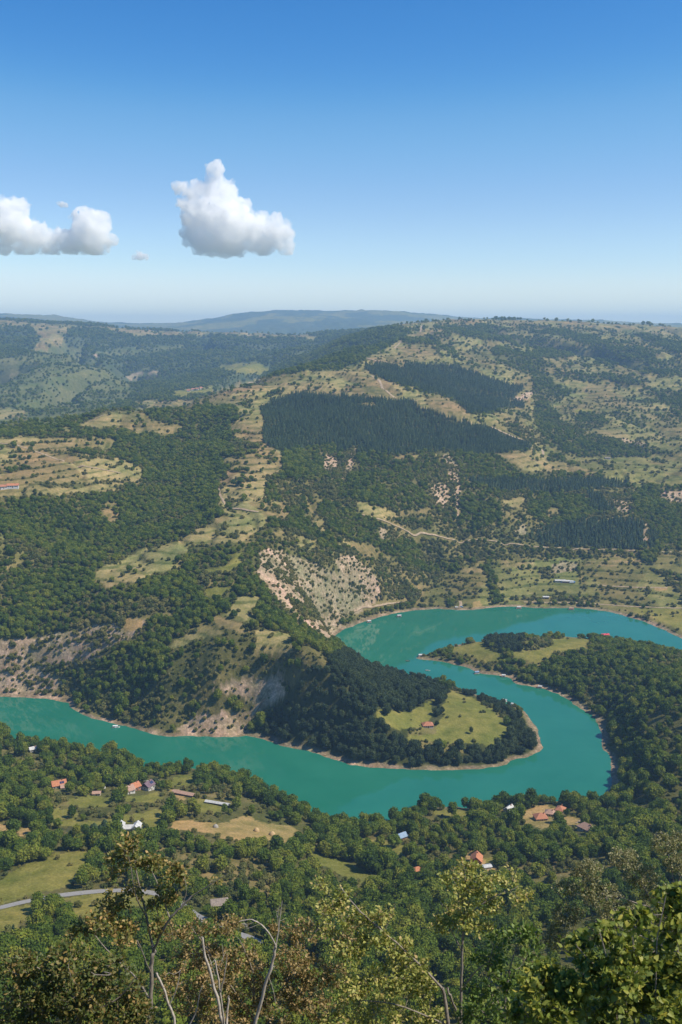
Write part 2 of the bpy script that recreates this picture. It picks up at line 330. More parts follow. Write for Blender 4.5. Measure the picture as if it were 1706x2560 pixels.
# ------------------------------------------------------------------ land cover, traced as patches on the ground
S_ = 853 / 1568
def crop(x0, y0, s=S_):
    return lambda *p: np.array([(x0 + a * s, y0 + b * s) for a, b in zip(p[0::2], p[1::2])])
C1, C2, C3, C4 = crop(0, 760), crop(853, 760), crop(0, 1200), crop(853, 1200)
C5, C6, C7, C8 = crop(0, 1640), crop(853, 1640), crop(0, 2080), crop(853, 2080)
K4, K6 = crop(1000, 1500, 400 / 1568), crop(940, 1650, 460 / 1568)
CL = 'FPBMTSDVHGOL'
FF, PP, BB, MM, TT, SS, DD, VV, HH, GG, OO, LL = range(12)   # forest pine bush meadow terrace scree dry valley hill far-wood oak far-scrub
COVER = [
 (GG, C1(-400,0, 1568,0, 3300,0, 3300,300, -400,800)),
 (LL, C1(-400,230, 60,250, 150,215, 290,170, 340,200, 440,262, 540,330, 610,385, 590,430, 520,500, 300,570, 0,610, -400,640)), (LL, C1(420,225, 600,200, 820,190, 900,205, 700,225, 480,250)),
 (TT, C1(-400,60, 0,70, 250,95, 500,105, 640,120, 850,125, 1050,125, 1300,130, 1480,150, 1430,170, 1340,150, 1200,160, 980,140, 850,150, 640,150, 500,120, 330,110, 290,150, 290,190, 150,215, 190,160, 140,100, 40,100, -400,110)),
 (MM, C1(990,285, 1180,265, 1250,300, 1200,330, 1000,300)), (MM, C1(800,400, 980,375, 980,410, 800,430)),
 (SS, C1(570,340, 620,315, 740,310, 740,325, 640,330, 600,355)), (TT, C1(-100,460, 110,490, 130,540, -100,520)),
 (SS, C1(430,225, 455,235, 450,250, 430,240)), (TT, C1(20,330, 90,290, 110,310, 30,345)), (TT, C1(1460,250, 1550,240, 1550,262, 1470,268)),
 # everything this side of the left ridge
 (TT, C1(-500,640, 0,600, 200,575, 340,540, 480,480, 560,460, 700,440, 900,425, 1000,400, 1150,350, 1270,330, 1400,310, 1568,305, 1568,809, 0,900, -500,900)),
 (FF, C1(660,490, 720,480, 800,490, 950,490, 1000,480, 1080,470, 1110,520, 1060,560, 1060,610, 1200,640, 1190,690, 1050,700, 970,720, 1100,730, 1040,760, 1040,809, 640,809, 670,770, 560,720, 490,710, 520,640, 560,560, 640,600, 660,580, 740,600, 850,580, 850,560, 720,540)),
 (FF, C1(90,600, 250,590, 500,580, 540,600, 540,620, 200,615)), (FF, C1(320,565, 530,575, 530,590, 320,580)), (FF, C1(200,670, 430,660, 520,680, 480,690, 230,685)),
 (FF, C1(0,590, 200,570, 340,535, 480,475, 560,455, 690,470, 600,490, 500,500, 350,560, 150,595, 0,615)), (FF, C1(700,440, 900,425, 1000,405, 900,440, 720,450)),
 (FF, C1(880,470, 970,465, 960,485, 890,485)), (FF, C1(1090,460, 1280,395, 1280,410, 1120,465)), (BB, C1(350,700, 480,690, 500,710, 360,715)),
 (FF, C1(1300,680, 1568,630, 1568,830, 1200,830, 1210,800, 1310,760)), (BB, C1(1040,640, 1200,640, 1190,680, 1080,690)),
 (SS, C1(1500,690, 1568,690, 1568,809, 1480,760)),
 # right-hand hill
 (HH, C2(0,420, 0,300, 90,270, 150,230, 230,100, 460,70, 700,76, 1000,76, 1300,95, 1568,110, 2400,110, 2400,720, 1100,720, 900,690, 680,570, 400,420, 200,350)),
 (TT, C2(0,300, 110,230, 250,170, 460,80, 520,100, 440,140, 300,190, 420,200, 480,260, 300,275, 100,295, 200,350, 320,400, 480,430, 540,450, 600,520, 660,565, 500,520, 350,470, 300,445, 0,430)),
 (GG, C2(-200,190, 0,140, 230,100, 330,110, 300,150, 230,190, 150,230, 90,270, 0,300, -200,310)),
 (TT, C2(230,100, 460,66, 700,70, 1000,70, 1300,88, 1568,102, 2400,105, 2400,140, 1568,142, 1300,124, 1000,98, 800,96, 500,98, 420,100, 300,118)),
 (FF, C2(420,105, 500,105, 490,120)), (FF, C2(510,110, 650,95, 790,110, 780,130, 690,125, 690,140, 900,155, 960,160, 930,190, 820,190, 700,175, 560,150, 520,130)),
 (FF, C2(800,100, 900,95, 1040,120, 1040,145, 940,140, 800,120)), (FF, C2(290,165, 430,145, 460,180, 420,190, 290,180)),
 (FF, C2(690,205, 800,210, 920,240, 950,290, 880,320, 800,310, 700,250)), (FF, C2(880,200, 1100,190, 1120,230, 980,250, 890,240)),
 (FF, C2(1060,140, 1180,150, 1200,180, 1440,230, 1440,255, 1250,280, 1170,270, 1180,230, 1080,170)), (FF, C2(1340,130, 1568,180, 1900,230, 1900,300, 1568,240, 1400,170)),
 (FF, C2(1400,260, 1568,250, 1900,260, 1900,340, 1568,330, 1490,340, 1380,300)), (FF, C2(980,310, 1110,320, 1300,330, 1420,380, 1420,400, 1300,370, 1110,350, 990,330)),
 (FF, C2(1420,400, 1568,400, 1900,420, 1900,480, 1568,470, 1480,450)),
 (FF, C2(880,320, 940,300, 960,340, 1000,380, 1110,400, 1040,420, 960,470, 1000,520, 1060,560, 1100,500, 1220,520, 1200,570, 1140,580, 1000,650, 960,660, 900,560, 890,480)),
 (FF, C2(1000,650, 1140,600, 1300,620, 1520,680, 1520,700, 1100,710, 980,670)), (BB, C2(700,560, 880,560, 960,640, 900,650, 780,600)),
 (TT, C2(1060,290, 1110,280, 1190,310, 1180,325, 1100,318)), (TT, C2(1110,370, 1240,370, 1250,395, 1120,395)), (TT, C2(1300,470, 1480,465, 1510,480, 1400,490)), (TT, C2(1140,585, 1300,580, 1340,620, 1260,615)),
 (MM, C2(1070,485, 1160,488, 1150,500, 1080,498)), (TT, C2(1360,500, 1460,515, 1440,535, 1370,520)), (SS, C2(1290,615, 1400,640, 1400,660, 1300,635)),
 (PP, C2(100,295, 200,275, 250,290, 290,295, 300,275, 520,285, 650,330, 760,370, 850,380, 830,400, 780,440, 740,480, 690,500, 590,500, 540,450, 480,430, 350,390, 200,350)),
 (MM, C2(300,340, 330,345, 340,360, 310,355)), (PP, C2(745,455, 830,450, 840,475, 750,480)),
 (SS, C2(780,440, 850,405, 885,400, 880,425, 800,450)), (TT, C2(670,510, 760,490, 870,540, 720,550)),
 (PP, C1(1200,490, 1250,450, 1340,420, 1430,410, 1568,435, 1568,640, 1300,680, 1220,640)),
 (PP, C2(0,420, 300,445, 350,470, 500,520, 660,565, 880,655, 870,670, 680,690, 600,695, 560,680, 420,680, 250,690, -20,690)),
 (TT, C2(60,455, 160,460, 170,475, 70,470)),
 (FF, C2(-20,690, 540,690, 540,830, -20,830)),
 (BB, C2(0,700, 60,660, 90,640, 60,740, 20,809, -60,830)), (SS, C2(55,680, 85,655, 60,740, 20,800, 0,809)),
 (TT, C2(230,700, 420,690, 460,680, 450,690, 240,715)),
 (FF, C2(560,690, 700,700, 790,720, 830,770, 1230,790, 1230,830, 530,830, 545,740)),
 (SS, C2(470,690, 490,690, 545,740, 540,820, 505,820, 475,740)), (BB, C2(430,700, 470,700, 505,815, 450,815)),
 (TT, C2(680,690, 880,670, 930,690, 1000,720, 1200,780, 1000,775, 840,770, 790,720)),
 (VV, C2(1000,715, 1100,708, 1568,700, 2400,700, 2400,840, 1240,840, 1200,780)),
 (BB, C2(1180,730, 1260,735, 1250,760, 1180,750)),
 # left valley, C3
 (FF, C3(-500,80, 0,80, 200,65, 440,45, 540,60, 600,20, 720,-5, 1010,-5, 1000,60, 1568,120, 1568,809, 1600,1300, -500,1300)),
 (TT, C3(-500,-60, 640,-60, 620,0, 560,20, 480,50, 350,60, 200,65, 0,80, -500,90)), (FF, C3(150,10, 330,18, 600,2, 610,12, 340,30, 160,25)), (BB, C3(20,45, 80,50, 60,65, 0,60)),
 (TT, C3(490,100, 560,120, 555,170, 500,200, 490,170, 450,130)), (TT, C3(-200,230, 0,240, 40,255, 0,285, -200,280)),
 (BB, C3(-200,290, 0,290, 60,270, 150,300, 250,370, 240,430, 100,430, 0,400, -200,420)),
 (TT, C3(1040,-10, 1220,-10, 1230,90, 1140,105, 1310,95, 1320,150, 1330,190, 1220,200, 1200,230, 1170,260, 1160,300, 1060,280, 1000,300, 900,310, 850,350, 830,400, 760,430, 660,440, 610,470, 520,490, 430,470, 440,410, 560,370, 700,310, 830,270, 930,220, 1040,170, 1000,100)),
 (FF, C3(1030,85, 1130,85, 1130,105, 1030,100)), (FF, C3(1200,90, 1260,95, 1250,108, 1200,105)), (BB, C3(1200,135, 1300,120, 1290,145, 1210,152)),
 (FF, C3(880,300, 1000,310, 1050,320, 1050,400, 1000,400, 960,390, 920,370, 850,390, 840,360)), (MM, C3(1060,340, 1110,340, 1110,410, 930,440, 920,420, 1050,390)),
 (BB, C3(930,430, 1090,440, 1090,480, 920,485)), (MM, C3(910,490, 1090,490, 1080,510, 980,545, 920,520)),
 (BB, C3(1220,0, 1568,0, 1568,400, 1400,360, 1290,330, 1240,250, 1330,190, 1310,95)),
 (FF, C3(1110,290, 1240,250, 1280,300, 1180,340, 1130,420, 1150,470, 1230,530, 1290,600, 1320,640, 1200,520, 1090,520, 1090,420)),
 (SS, C3(1200,330, 1240,310, 1290,330, 1400,370, 1568,400, 1568,700, 1500,740, 1470,700, 1400,650, 1300,570, 1220,480, 1180,420)),
 (TT, C3(1250,240, 1310,230, 1310,280, 1270,275)), (TT, C3(1340,255, 1440,265, 1540,310, 1500,320, 1350,305)), (TT, C3(1390,140, 1450,120, 1500,210, 1490,240, 1420,190)), (TT, C3(1505,250, 1568,270, 1568,300, 1510,280)),
 (FF, C3(1230,170, 1330,180, 1350,140, 1320,120, 1430,170, 1460,220, 1568,290, 1568,330, 1480,310, 1440,260, 1350,240, 1220,225)), (FF, C3(1460,90, 1568,130, 1568,270, 1470,170)),
 (BB, C3(1450,350, 1568,390, 1568,430, 1480,400)), (BB, C3(1330,560, 1420,580, 1470,630, 1440,650, 1350,600)), (BB, C3(1230,520, 1330,600, 1420,690, 1380,690, 1260,600)),
 (TT, C3(1090,540, 1190,530, 1210,560, 1150,600, 1190,640, 1100,690, 1250,700, 1350,720, 1350,790, 1150,809, 1180,720, 1040,700, 960,670, 970,640, 1060,600)),
 (TT, C3(870,680, 950,665, 1040,710, 900,740, 850,760, 770,780, 800,730, 840,730)), (FF, C3(960,645, 1080,700, 1150,710, 1160,750, 1080,720, 950,665)),
 (BB, C3(500,545, 780,550, 800,640, 640,650, 500,660, 350,690, 300,690, 380,640, 480,600)),
 (SS, C3(-400,740, 0,740, 150,720, 300,700, 420,670, 560,640, 600,630, 650,640, 650,700, 590,740, 500,770, 470,820, -400,820)),
 (DD, C3(560,640, 600,632, 648,645, 640,690, 590,710, 560,690)),
 # slopes above the far reach, C4
 (BB, C4(-10,0, 545,0, 560,265, 700,360, 490,440, 350,560, 0,640, -10,640)),
 (SS, C4(-10,340, 60,350, 160,440, 190,510, 150,570, 80,600, -10,640)), (TT, C4(-10,260, 60,290, 140,300, 230,340, 240,360, 120,360, 60,320, -10,310)),
 (FF, C4(-10,110, 50,150, 190,210, 240,300, 330,370, 390,380, 380,420, 280,380, 150,310, -10,240)), (TT, C4(60,100, 160,120, 260,150, 260,185, 180,180, 100,150)),
 (TT, C4(260,150, 400,130, 410,160, 280,168)), (SS, C4(420,20, 480,10, 500,80, 480,140, 430,130)), (SS, C4(520,-5, 545,-5, 550,170, 530,180)), (SS, C4(530,200, 560,260, 540,260)), (SS, C4(165,220, 220,240, 200,280)),
 (FF, C4(-10,0, 380,0, 400,60, 400,130, 300,140, 180,120, 60,95, -10,90)), (FF, C4(260,170, 400,170, 420,210, 380,220, 340,210, 220,190)), (FF, C4(260,270, 380,290, 360,360, 300,350, 250,310)),
 (FF, C4(380,390, 440,370, 500,400, 545,375, 548,420, 500,430, 430,430, 380,410)), (TT, C4(340,490, 430,480, 430,500, 350,500)), (TT, C4(355,520, 490,505, 520,555, 370,560)),
 (BB, C4(545,0, 1320,0, 1340,50, 1568,130, 2400,130, 2400,330, 1060,320, 560,265)),
 (FF, C4(545,0, 800,30, 740,90, 740,180, 640,230, 560,260, 552,160)), (FF, C4(860,60, 1120,80, 1200,150, 1060,200, 930,200, 850,150)),
 (FF, C4(1340,60, 1568,130, 2400,130, 2400,330, 1430,330, 1410,200, 1360,170)),
 (PP, C4(850,250, 960,220, 1050,200, 1250,180, 1390,200, 1400,320, 1060,310, 900,300)), (PP, C4(560,0, 1320,0, 1320,30, 1000,60, 700,50)), (PP, C4(1140,60, 1190,70, 1270,130, 1250,150, 1150,140)), (PP, C4(1410,225, 1460,250, 1440,325, 1410,325)),
 (SS, C4(1388,210, 1405,195, 1407,290, 1390,285)), (TT, C4(740,90, 850,80, 840,120, 800,135, 740,110)), (SS, C4(1200,85, 1340,100, 1340,150, 1280,145, 1220,115)), (SS, C4(1460,50, 1700,50, 1700,130, 1500,90)), (TT, C4(940,140, 1010,130, 1000,160, 950,170)),
 (SS, C4(800,230, 850,200, 860,250, 810,285)),
 (VV, C4(490,440, 700,360, 1100,360, 1450,340, 2400,340, 2400,950, 1568,725, 1200,600, 700,588, 540,598, 330,590, 350,560)),
 (BB, C4(600,280, 850,310, 1060,350, 900,370, 730,370, 660,350)), (BB, C4(850,310, 1060,325, 1400,335, 1568,335, 1568,350, 1200,350, 1060,350)),
 (FF, C4(680,360, 720,440, 740,560, 700,580, 690,500, 660,400)), (BB, C4(1080,350, 1110,440, 1140,500, 1100,510, 1085,430)), (FF, C4(1380,340, 1450,340, 1450,390, 1390,390)),
 (TT, C4(730,370, 880,375, 890,410, 740,405)), (SS, C4(975,380, 1085,375, 1085,420, 975,430)), (TT, C4(1110,375, 1380,370, 1380,390, 1120,400)), (TT, C4(560,400, 650,390, 660,430, 560,432)),
 (BB, C4(760,550, 1180,540, 1190,590, 1000,580, 830,575)), (BB, C4(900,410, 970,400, 980,450, 920,450)), (FF, C4(1190,583, 1300,604, 1400,634, 1480,664, 1568,704, 1800,800, 1800,840, 1568,738, 1480,692, 1400,655, 1300,624, 1188,598)),
 (FF, C4(500,500, 540,560, 620,575, 500,590, 480,560)), (DD, C4(605,560, 640,560, 660,590, 600,598)), (BB, C4(1420,400, 1568,450, 1568,540, 1480,450)), (DD, C4(1430,490, 1500,490, 1500,510, 1440,508)),
 (MM, C4(1330,590, 1568,590, 1800,700, 1800,790, 1568,690, 1440,640)),
 # second promontory and right bank
 (FF, C4(380,800, 480,740, 740,690, 1000,680, 1200,690, 1568,770, 2400,1000, 2400,1600, 1200,1600, 1250,1250, 1150,1010, 800,900)),
 (MM, K4(480,470, 650,430, 830,400, 850,470, 1000,520, 1000,580, 940,610, 820,620, 720,560, 560,510)),
 (MM, K4(1080,480, 1220,420, 1400,370, 1568,370, 1700,360, 1900,400, 1800,480, 1568,520, 1400,600, 1350,640, 1230,600, 1090,560)), (BB, K4(1230,430, 1400,390, 1500,420, 1400,480, 1250,500)),
 (OO, K4(830,430, 1000,330, 1150,300, 1220,400, 1220,520, 1000,500)), (BB, C6(1080,150, 1180,180, 1230,260, 1150,240)), (BB, C6(1400,20, 1568,0, 1568,60, 1450,70)), (MM, C6(1400,0, 1500,0, 1490,15, 1400,15)),
 # hillside over the left arm, C5
 (SS, C5(-400,-10, 330,-10, 390,20, 380,100, 300,110, 200,180, 0,195, -400,195)), (BB, C5(200,60, 380,20, 480,60, 420,120, 330,190, 240,190, 300,120)),
 (BB, C5(560,160, 800,200, 950,160, 960,250, 860,300, 700,300, 560,260)), (BB, C5(1000,20, 1100,20, 1080,80, 980,120)), (BB, C5(340,200, 480,180, 600,260, 700,330, 600,320, 420,270)),
 (SS, C5(970,150, 1060,110, 1150,90, 1200,110, 1290,80, 1320,160, 1310,190, 1180,260, 1160,290, 1150,355, 1040,372, 860,372, 820,340, 930,260, 1060,265, 1130,270, 1180,230, 1120,180)),
 (OO, C5(1330,160, 1390,100, 1568,-20, 1720,20, 1960,110, 2060,180, 2300,180, 2460,360, 2490,420, 2330,520, 1900,540, 1568,485, 1430,425, 1310,405, 1230,370, 1250,250)),
 (MM, K6(620,250, 760,310, 860,340, 1000,400, 1060,470, 1120,540, 1130,610, 1090,650, 960,740, 830,700, 740,700, 800,760, 640,780, 380,740, 290,700, 300,650, 420,600, 540,560, 590,360)),
 (MM, K6(10,430, 80,410, 250,470, 330,400, 400,370, 480,330, 480,480, 400,560, 260,580, 200,600, 90,540, 20,490)),
 (BB, K6(310,570, 520,570, 500,640, 300,640)), (BB, K6(330,690, 700,700, 780,780, 640,800, 330,750)), (BB, K6(1040,450, 1130,470, 1180,560, 1130,580)), (BB, K6(880,350, 1000,390, 980,420, 900,390)), (MM, K6(1240,420, 1290,430, 1330,560, 1250,530)),
 # the near bank
 (FF, C5(-500,240, 0,300, 330,370, 700,480, 1080,510, 1568,750, 1720,790, 2300,640, 2800,650, 3200,400, 3600,400, 3600,1800, -500,1800)),
 (BB, C5(0,420, 150,440, 250,540, 160,560, 0,560)), (BB, C5(180,600, 300,620, 330,690, 230,700, 130,680)), (BB, C5(900,580, 1000,560, 1100,640, 1060,660, 960,640)),
 (DD, C5(-200,765, 0,765, 160,780, 150,815, 60,812, 0,822, -200,830)), (DD, C5(790,760, 880,760, 1000,770, 1150,735, 1180,760, 1350,790, 1380,830, 1310,880, 1200,846, 1010,835, 780,800)),
 (MM, C5(570,720, 660,710, 760,720, 740,760, 780,790, 640,790, 640,750, 560,760)), (MM, C5(290,660, 440,640, 560,650, 720,615, 760,640, 720,665, 560,670, 480,690, 400,700, 330,690)),
 (MM, C5(780,560, 900,545, 920,580, 800,600)), (MM, C5(880,655, 960,660, 1040,690, 1040,720, 990,740, 900,700)), (DD, C5(790,615, 850,620, 860,660, 830,680)),
 (MM, C5(270,700, 340,710, 360,740, 230,745)), (MM, C5(220,750, 400,755, 560,740, 520,770, 230,780)), (MM, C5(530,605, 590,600, 580,625, 530,628)), (PP, C5(290,785, 540,760, 545,790, 300,812)),
 (MM, C7(-300,330, 0,220, 130,140, 290,100, 430,80, 400,140, 330,200, 340,240, 200,280, 80,310, -300,420)), (MM, C7(-300,440, 0,360, 280,300, 420,285, 700,285, 760,330, 560,400, 330,390, 200,490, 80,460, -300,520)),
 (BB, C7(760,120, 900,100, 1000,130, 1200,160, 1300,230, 1250,310, 1060,330, 900,270, 780,210)), (MM, C7(1400,60, 1500,100, 1568,150, 1568,200, 1460,160, 1420,110)), (BB, C7(640,60, 760,70, 840,120, 760,160)),
 (FF, C7(100,440, 200,340, 320,310, 330,380, 280,470, 120,490)),
 (MM, C8(0,130, 90,170, 200,210, 180,230, 0,220)), (MM, C8(90,35, 220,40, 310,70, 310,95, 260,110, 90,55)), (BB, C8(380,90, 520,110, 560,150, 420,160)), (DD, C8(570,100, 600,90, 650,110, 690,150, 700,185, 600,165)), (MM, C8(660,110, 730,110, 720,150, 670,150)),
 (DD, C8(975,45, 1005,50, 1000,70, 980,70)), (MM, C6(390,700, 470,700, 610,710, 560,740, 430,730)), (DD, C6(690,690, 760,690, 800,700, 740,715)), (DD, C6(820,730, 940,680, 1000,720, 970,780, 920,800, 830,760)),
 (DD, C6(1030,745, 1100,740, 1090,800, 1040,790)), (MM, C6(1110,800, 1210,805, 1120,830)), (BB, C8(700,170, 1200,120, 1300,200, 900,300)),
]
CW, CHH, CS = 560, 620, 4.0
CX0, CY0 = -270.0, 760.0
_px, _py = np.meshgrid(CX0 + (np.arange(CW) + .5) * CS, CY0 + (np.arange(CHH) + .5) * CS)
CMAP = np.full(_px.shape, FF, np.int8)
for cls, poly in COVER:
    a0, b0 = poly.min(0); a1, b1 = poly.max(0)
    i0, i1 = max(0, int((a0 - CX0) / CS) - 1), min(CW, int((a1 - CX0) / CS) + 2)
    j0, j1 = max(0, int((b0 - CY0) / CS) - 1), min(CHH, int((b1 - CY0) / CS) + 2)
    if i1 <= i0 or j1 <= j0: continue
    m = inside(_px[j0:j1, i0:i1], _py[j0:j1, i0:i1], poly)
    CMAP[j0:j1, i0:i1][m] = cls

def cover(x, y, z, jit=1.0):
    px, py = project(x, y, z)
    s = np.clip(14000 / y, 4, 20) * jit
    px = px + s * fbm(x / 18, y / 18, 4); py = py + s * .7 * fbm(x / 18 + 40, y / 18 + 9, 4)
    i = np.clip(((px - CX0) / CS).astype(int), 0, CW - 1); j = np.clip(((py - CY0) / CS).astype(int), 0, CHH - 1)
    c = CMAP[j, i].astype(int)
    c[(y < 255)] = FF
    far = y > 8200; nz = fbm(x / 700, y / 700, 4); c[far] = np.where(nz[far] > .08, GG, MM)
    return c

def near_bank(x, y, z):
    px, py = project(x, y, z)
    return (y < 900) & (py > np.where(px < 860, np.interp(px, (-300, 0, 300, 460, 600, 860), (1780, 1805, 1872, 1895, 1925, 2000)), np.where(px < 1480, 1965, 2000)))

# ------------------------------------------------------------------ materials
def mat(name, base=(0.5, 0.5, 0.5), rough=0.8, spec=0.2):
    m = bpy.data.materials.new(name); m.use_nodes = True
    b = m.node_tree.nodes["Principled BSDF"]
    b.inputs["Base Color"].default_value = (*base, 1); b.inputs["Roughness"].default_value = rough
    b.inputs["Specular IOR Level"].default_value = spec
    return m, m.node_tree.nodes, m.node_tree.links, b

def nnode(nodes, kind, **kw):
    n = nodes.new(kind)
    for k_, v_ in kw.items():
        if k_ in n.inputs: n.inputs[k_].default_value = v_
        else: setattr(n, k_, v_)
    return n

def mixc(nodes, links, a, b, fac, mode='MIX'):
    n = nodes.new("ShaderNodeMix"); n.data_type = 'RGBA'; n.blend_type = mode
    for sock, val in ((n.inputs[6], a), (n.inputs[7], b), (n.inputs[0], fac)):
        if hasattr(val, 'is_linked'): links.new(val, sock)
        elif isinstance(val, tuple): sock.default_value = (*val, 1)
        else: sock.default_value = val
    return n.outputs[2]

def noise_node(nodes, links, vec, scale, detail=4, rough=.6):
    n = nnode(nodes, "ShaderNodeTexNoise", Scale=scale, Detail=detail, Roughness=rough)
    links.new(vec, n.inputs["Vector"]); return n.outputs[0]

def ramp(nodes, links, fac, stops, interp='LINEAR'):
    r = nodes.new("ShaderNodeValToRGB"); r.color_ramp.interpolation = interp
    e = r.color_ramp.elements
    while len(e) < len(stops): e.new(0.5)
    for el, (p, c) in zip(e, stops): el.position = p; el.color = (*c, 1) if len(c) == 3 else c
    links.new(fac, r.inputs[0]); return r.outputs[0]

def mottled(name, c1, c2, scale, rough=.85, c3=None, bump=0.0, spec=.15, coords='pos'):
    m, n, l, b = mat(name, rough=rough, spec=spec)
    v = n.new("ShaderNodeNewGeometry").outputs["Position"] if coords == 'pos' else n.new("ShaderNodeTexCoord").outputs["Object"]
    f = noise_node(n, l, v, scale)
    st = [(.35, c1), (.65, c2)] if c3 is None else [(.3, c1), (.5, c2), (.7, c3)]
    l.new(ramp(n, l, f, st), b.inputs["Base Color"])
    if bump:
        bp = nnode(n, "ShaderNodeBump", Strength=bump); l.new(f, bp.inputs["Height"]); l.new(bp.outputs[0], b.inputs["Normal"])
    return m

# ground sheet: per-vertex soil and grass colour, broken up by noise at several sizes
m_ground, n, l, b = mat("ground", rough=.95, spec=.05)
att = nnode(n, "ShaderNodeAttribute", attribute_name="soil")
rk = nnode(n, "ShaderNodeAttribute", attribute_name="rocky")
pos = n.new("ShaderNodeNewGeometry").outputs["Position"]
big, mid, fine = noise_node(n, l, pos, .012, 5), noise_node(n, l, pos, .09, 5), noise_node(n, l, pos, .7, 5, .7)
c = mixc(n, l, att.outputs[0], ramp(n, l, big, [(.3, (.62, .78, .62)), (.7, (1.35, 1.2, 1.25))]), 1.0, 'MULTIPLY')
c = mixc(n, l, c, ramp(n, l, mid, [(.3, (.68, .76, .62)), (.7, (1.3, 1.22, 1.3))]), 1.0, 'MULTIPLY')
c = mixc(n, l, c, ramp(n, l, fine, [(.3, (.68, .7, .66)), (.7, (1.32, 1.3, 1.3))]), 1.0, 'MULTIPLY')
vor = nnode(n, "ShaderNodeTexVoronoi", Scale=.35); l.new(pos, vor.inputs["Vector"])
rockc = mixc(n, l, c, ramp(n, l, vor.outputs["Distance"], [(.0, (1.35, 1.3, 1.28)), (.35, (.95, .95, .95)), (.8, (.70, .70, .68))]), 1.0, 'MULTIPLY')
sn = noise_node(n, l, pos, .055, 7, .72)
rockc = mixc(n, l, rockc, ramp(n, l, sn, [(.36, (.70, .68, .56)), (.5, (1, 1, 1)), (.68, (1.32, 1.28, 1.25))]), 1.0, 'MULTIPLY')
c = mixc(n, l, c, rockc, rk.outputs["Fac"])
l.new(c, b.inputs["Base Color"])
bp = nnode(n, "ShaderNodeBump", Strength=.8, Distance=2.5); l.new(mid, bp.inputs["Height"])
bp2 = nnode(n, "ShaderNodeBump", Strength=.35, Distance=.6); l.new(fine, bp2.inputs["Height"]); l.new(bp.outputs[0], bp2.inputs["Normal"])
l.new(bp2.outputs[0], b.inputs["Normal"])

# ------------------------------------------------------------------ object helpers
def tag(o, label=None, cat=None, group=None, kind=None):
    for k_, v_ in (("label", label), ("category", cat), ("group", group), ("kind", kind)):
        if v_: o[k_] = v_
    return o

def mesh_np(name, V, Fc, mats=(), smooth_=False, fm=None):
    """V (n,3); Fc (m,k) array or list of tuples"""
    me = bpy.data.meshes.new(name)
    if isinstance(Fc, np.ndarray):
        k_ = Fc.shape[1]
        me.vertices.add(len(V)); me.vertices.foreach_set("co", np.asarray(V, np.float32).ravel())
        me.loops.add(Fc.size); me.loops.foreach_set("vertex_index", Fc.astype(np.int32).ravel())
        me.polygons.add(len(Fc)); me.polygons.foreach_set("loop_start", np.arange(0, Fc.size, k_, dtype=np.int32))
        me.update(calc_edges=True)
    else:
        me.from_pydata([tuple(map(float, v)) for v in V], [], [tuple(map(int, f)) for f in Fc]); me.update()
    for m in mats: me.materials.append(m)
    if fm is not None: me.polygons.foreach_set("material_index", np.asarray(fm, np.int32))
    if smooth_: me.polygons.foreach_set("use_smooth", np.ones(len(me.polygons), bool))
    return me

def link(name, me, parent=None, loc=None, rz=0):
    o = bpy.data.objects.new(name, me); COL.objects.link(o)
    if parent is not None: o.parent = parent
    if loc is not None: o.location = tuple(map(float, loc))
    if rz: o.rotation_euler = (0, 0, rz)
    return o

def empty(name, loc, rz=0):
    return link(name, None, None, loc, rz)

# ------------------------------------------------------------------ the ground sheet
SOIL = np.array([
 (.105, .098, .036), (.055, .060, .026), (.165, .138, .056), (.172, .162, .043), (.252, .186, .088), (.375, .280, .205),
 (.320, .218, .098), (.175, .150, .056), (.205, .165, .070), (.075, .092, .042), (.055, .060, .022), (.120, .128, .050)])
gx, gy, gz = GX.ravel(), GY.ravel(), GZ.ravel()
gc = cover(gx, gy, gz)
soil = SOIL[gc].copy()
# terrace banks and field strips on the cultivated slopes: darker, rank grass along the contour
ter = ((gc == TT) | (gc == VV) | (gc == HH))
step = 6.0
ph = np.mod(gz / step + 0.8 * fbm(gx / 200, gy / 200, 3), 1.0)
bankm = ter & (ph < .24)
soil[bankm] = soil[bankm] * np.array([.52, .62, .5])
fld = np.floor(gz / step + 0.8 * fbm(gx / 200, gy / 200, 3))
tint = (np.sin(fld * 12.9898 + np.floor(gx / 90 + .6 * fbm(gx / 60, gy / 60, 2)) * 4.1) * .5 + .5)
soil[ter] *= (0.82 + .36 * tint[ter])[:, None]
soil[ter] = soil[ter] * (1 - .35 * tint[ter][:, None] * np.array([.35, 0, .2]))
# drawdown strip of bare rock and mud round the water
ds = SDG.ravel()
rk_ = (smooth(7.5 + 5 * fbm(gx / 40, gy / 40, 3), 2.5, ds) * (1 - .7 * near_bank(gx, gy, gz)))[:, None]
soil = soil * (1 - rk_) + np.array([.36, .27, .19]) * (.75 + .5 * fbm(gx / 9, gy / 9, 2) * .6)[:, None] * rk_
bed = smooth(0, -3, ds)[:, None]
soil = soil * (1 - bed) + np.array([.10, .16, .12]) * bed
nv, nu = GX.shape
idx = np.arange(nv * nu).reshape(nv, nu)
quads = np.stack([idx[:-1, :-1], idx[:-1, 1:], idx[1:, 1:], idx[1:, :-1]], -1).reshape(-1, 4)
me = mesh_np("ground", np.stack([gx, gy, gz], 1), quads, [m_ground], True)
ca = me.attributes.new("soil", 'FLOAT_COLOR', 'POINT')
ca.data.foreach_set("color", np.concatenate([soil, np.ones((len(soil), 1))], 1).astype(np.float32).ravel())
ra = me.attributes.new("rocky", 'FLOAT', 'POINT'); ra.data.foreach_set("value", np.maximum((gc == SS).astype(np.float32), rk_[:, 0]).astype(np.float32))
tag(link("ground", me), kind="structure")

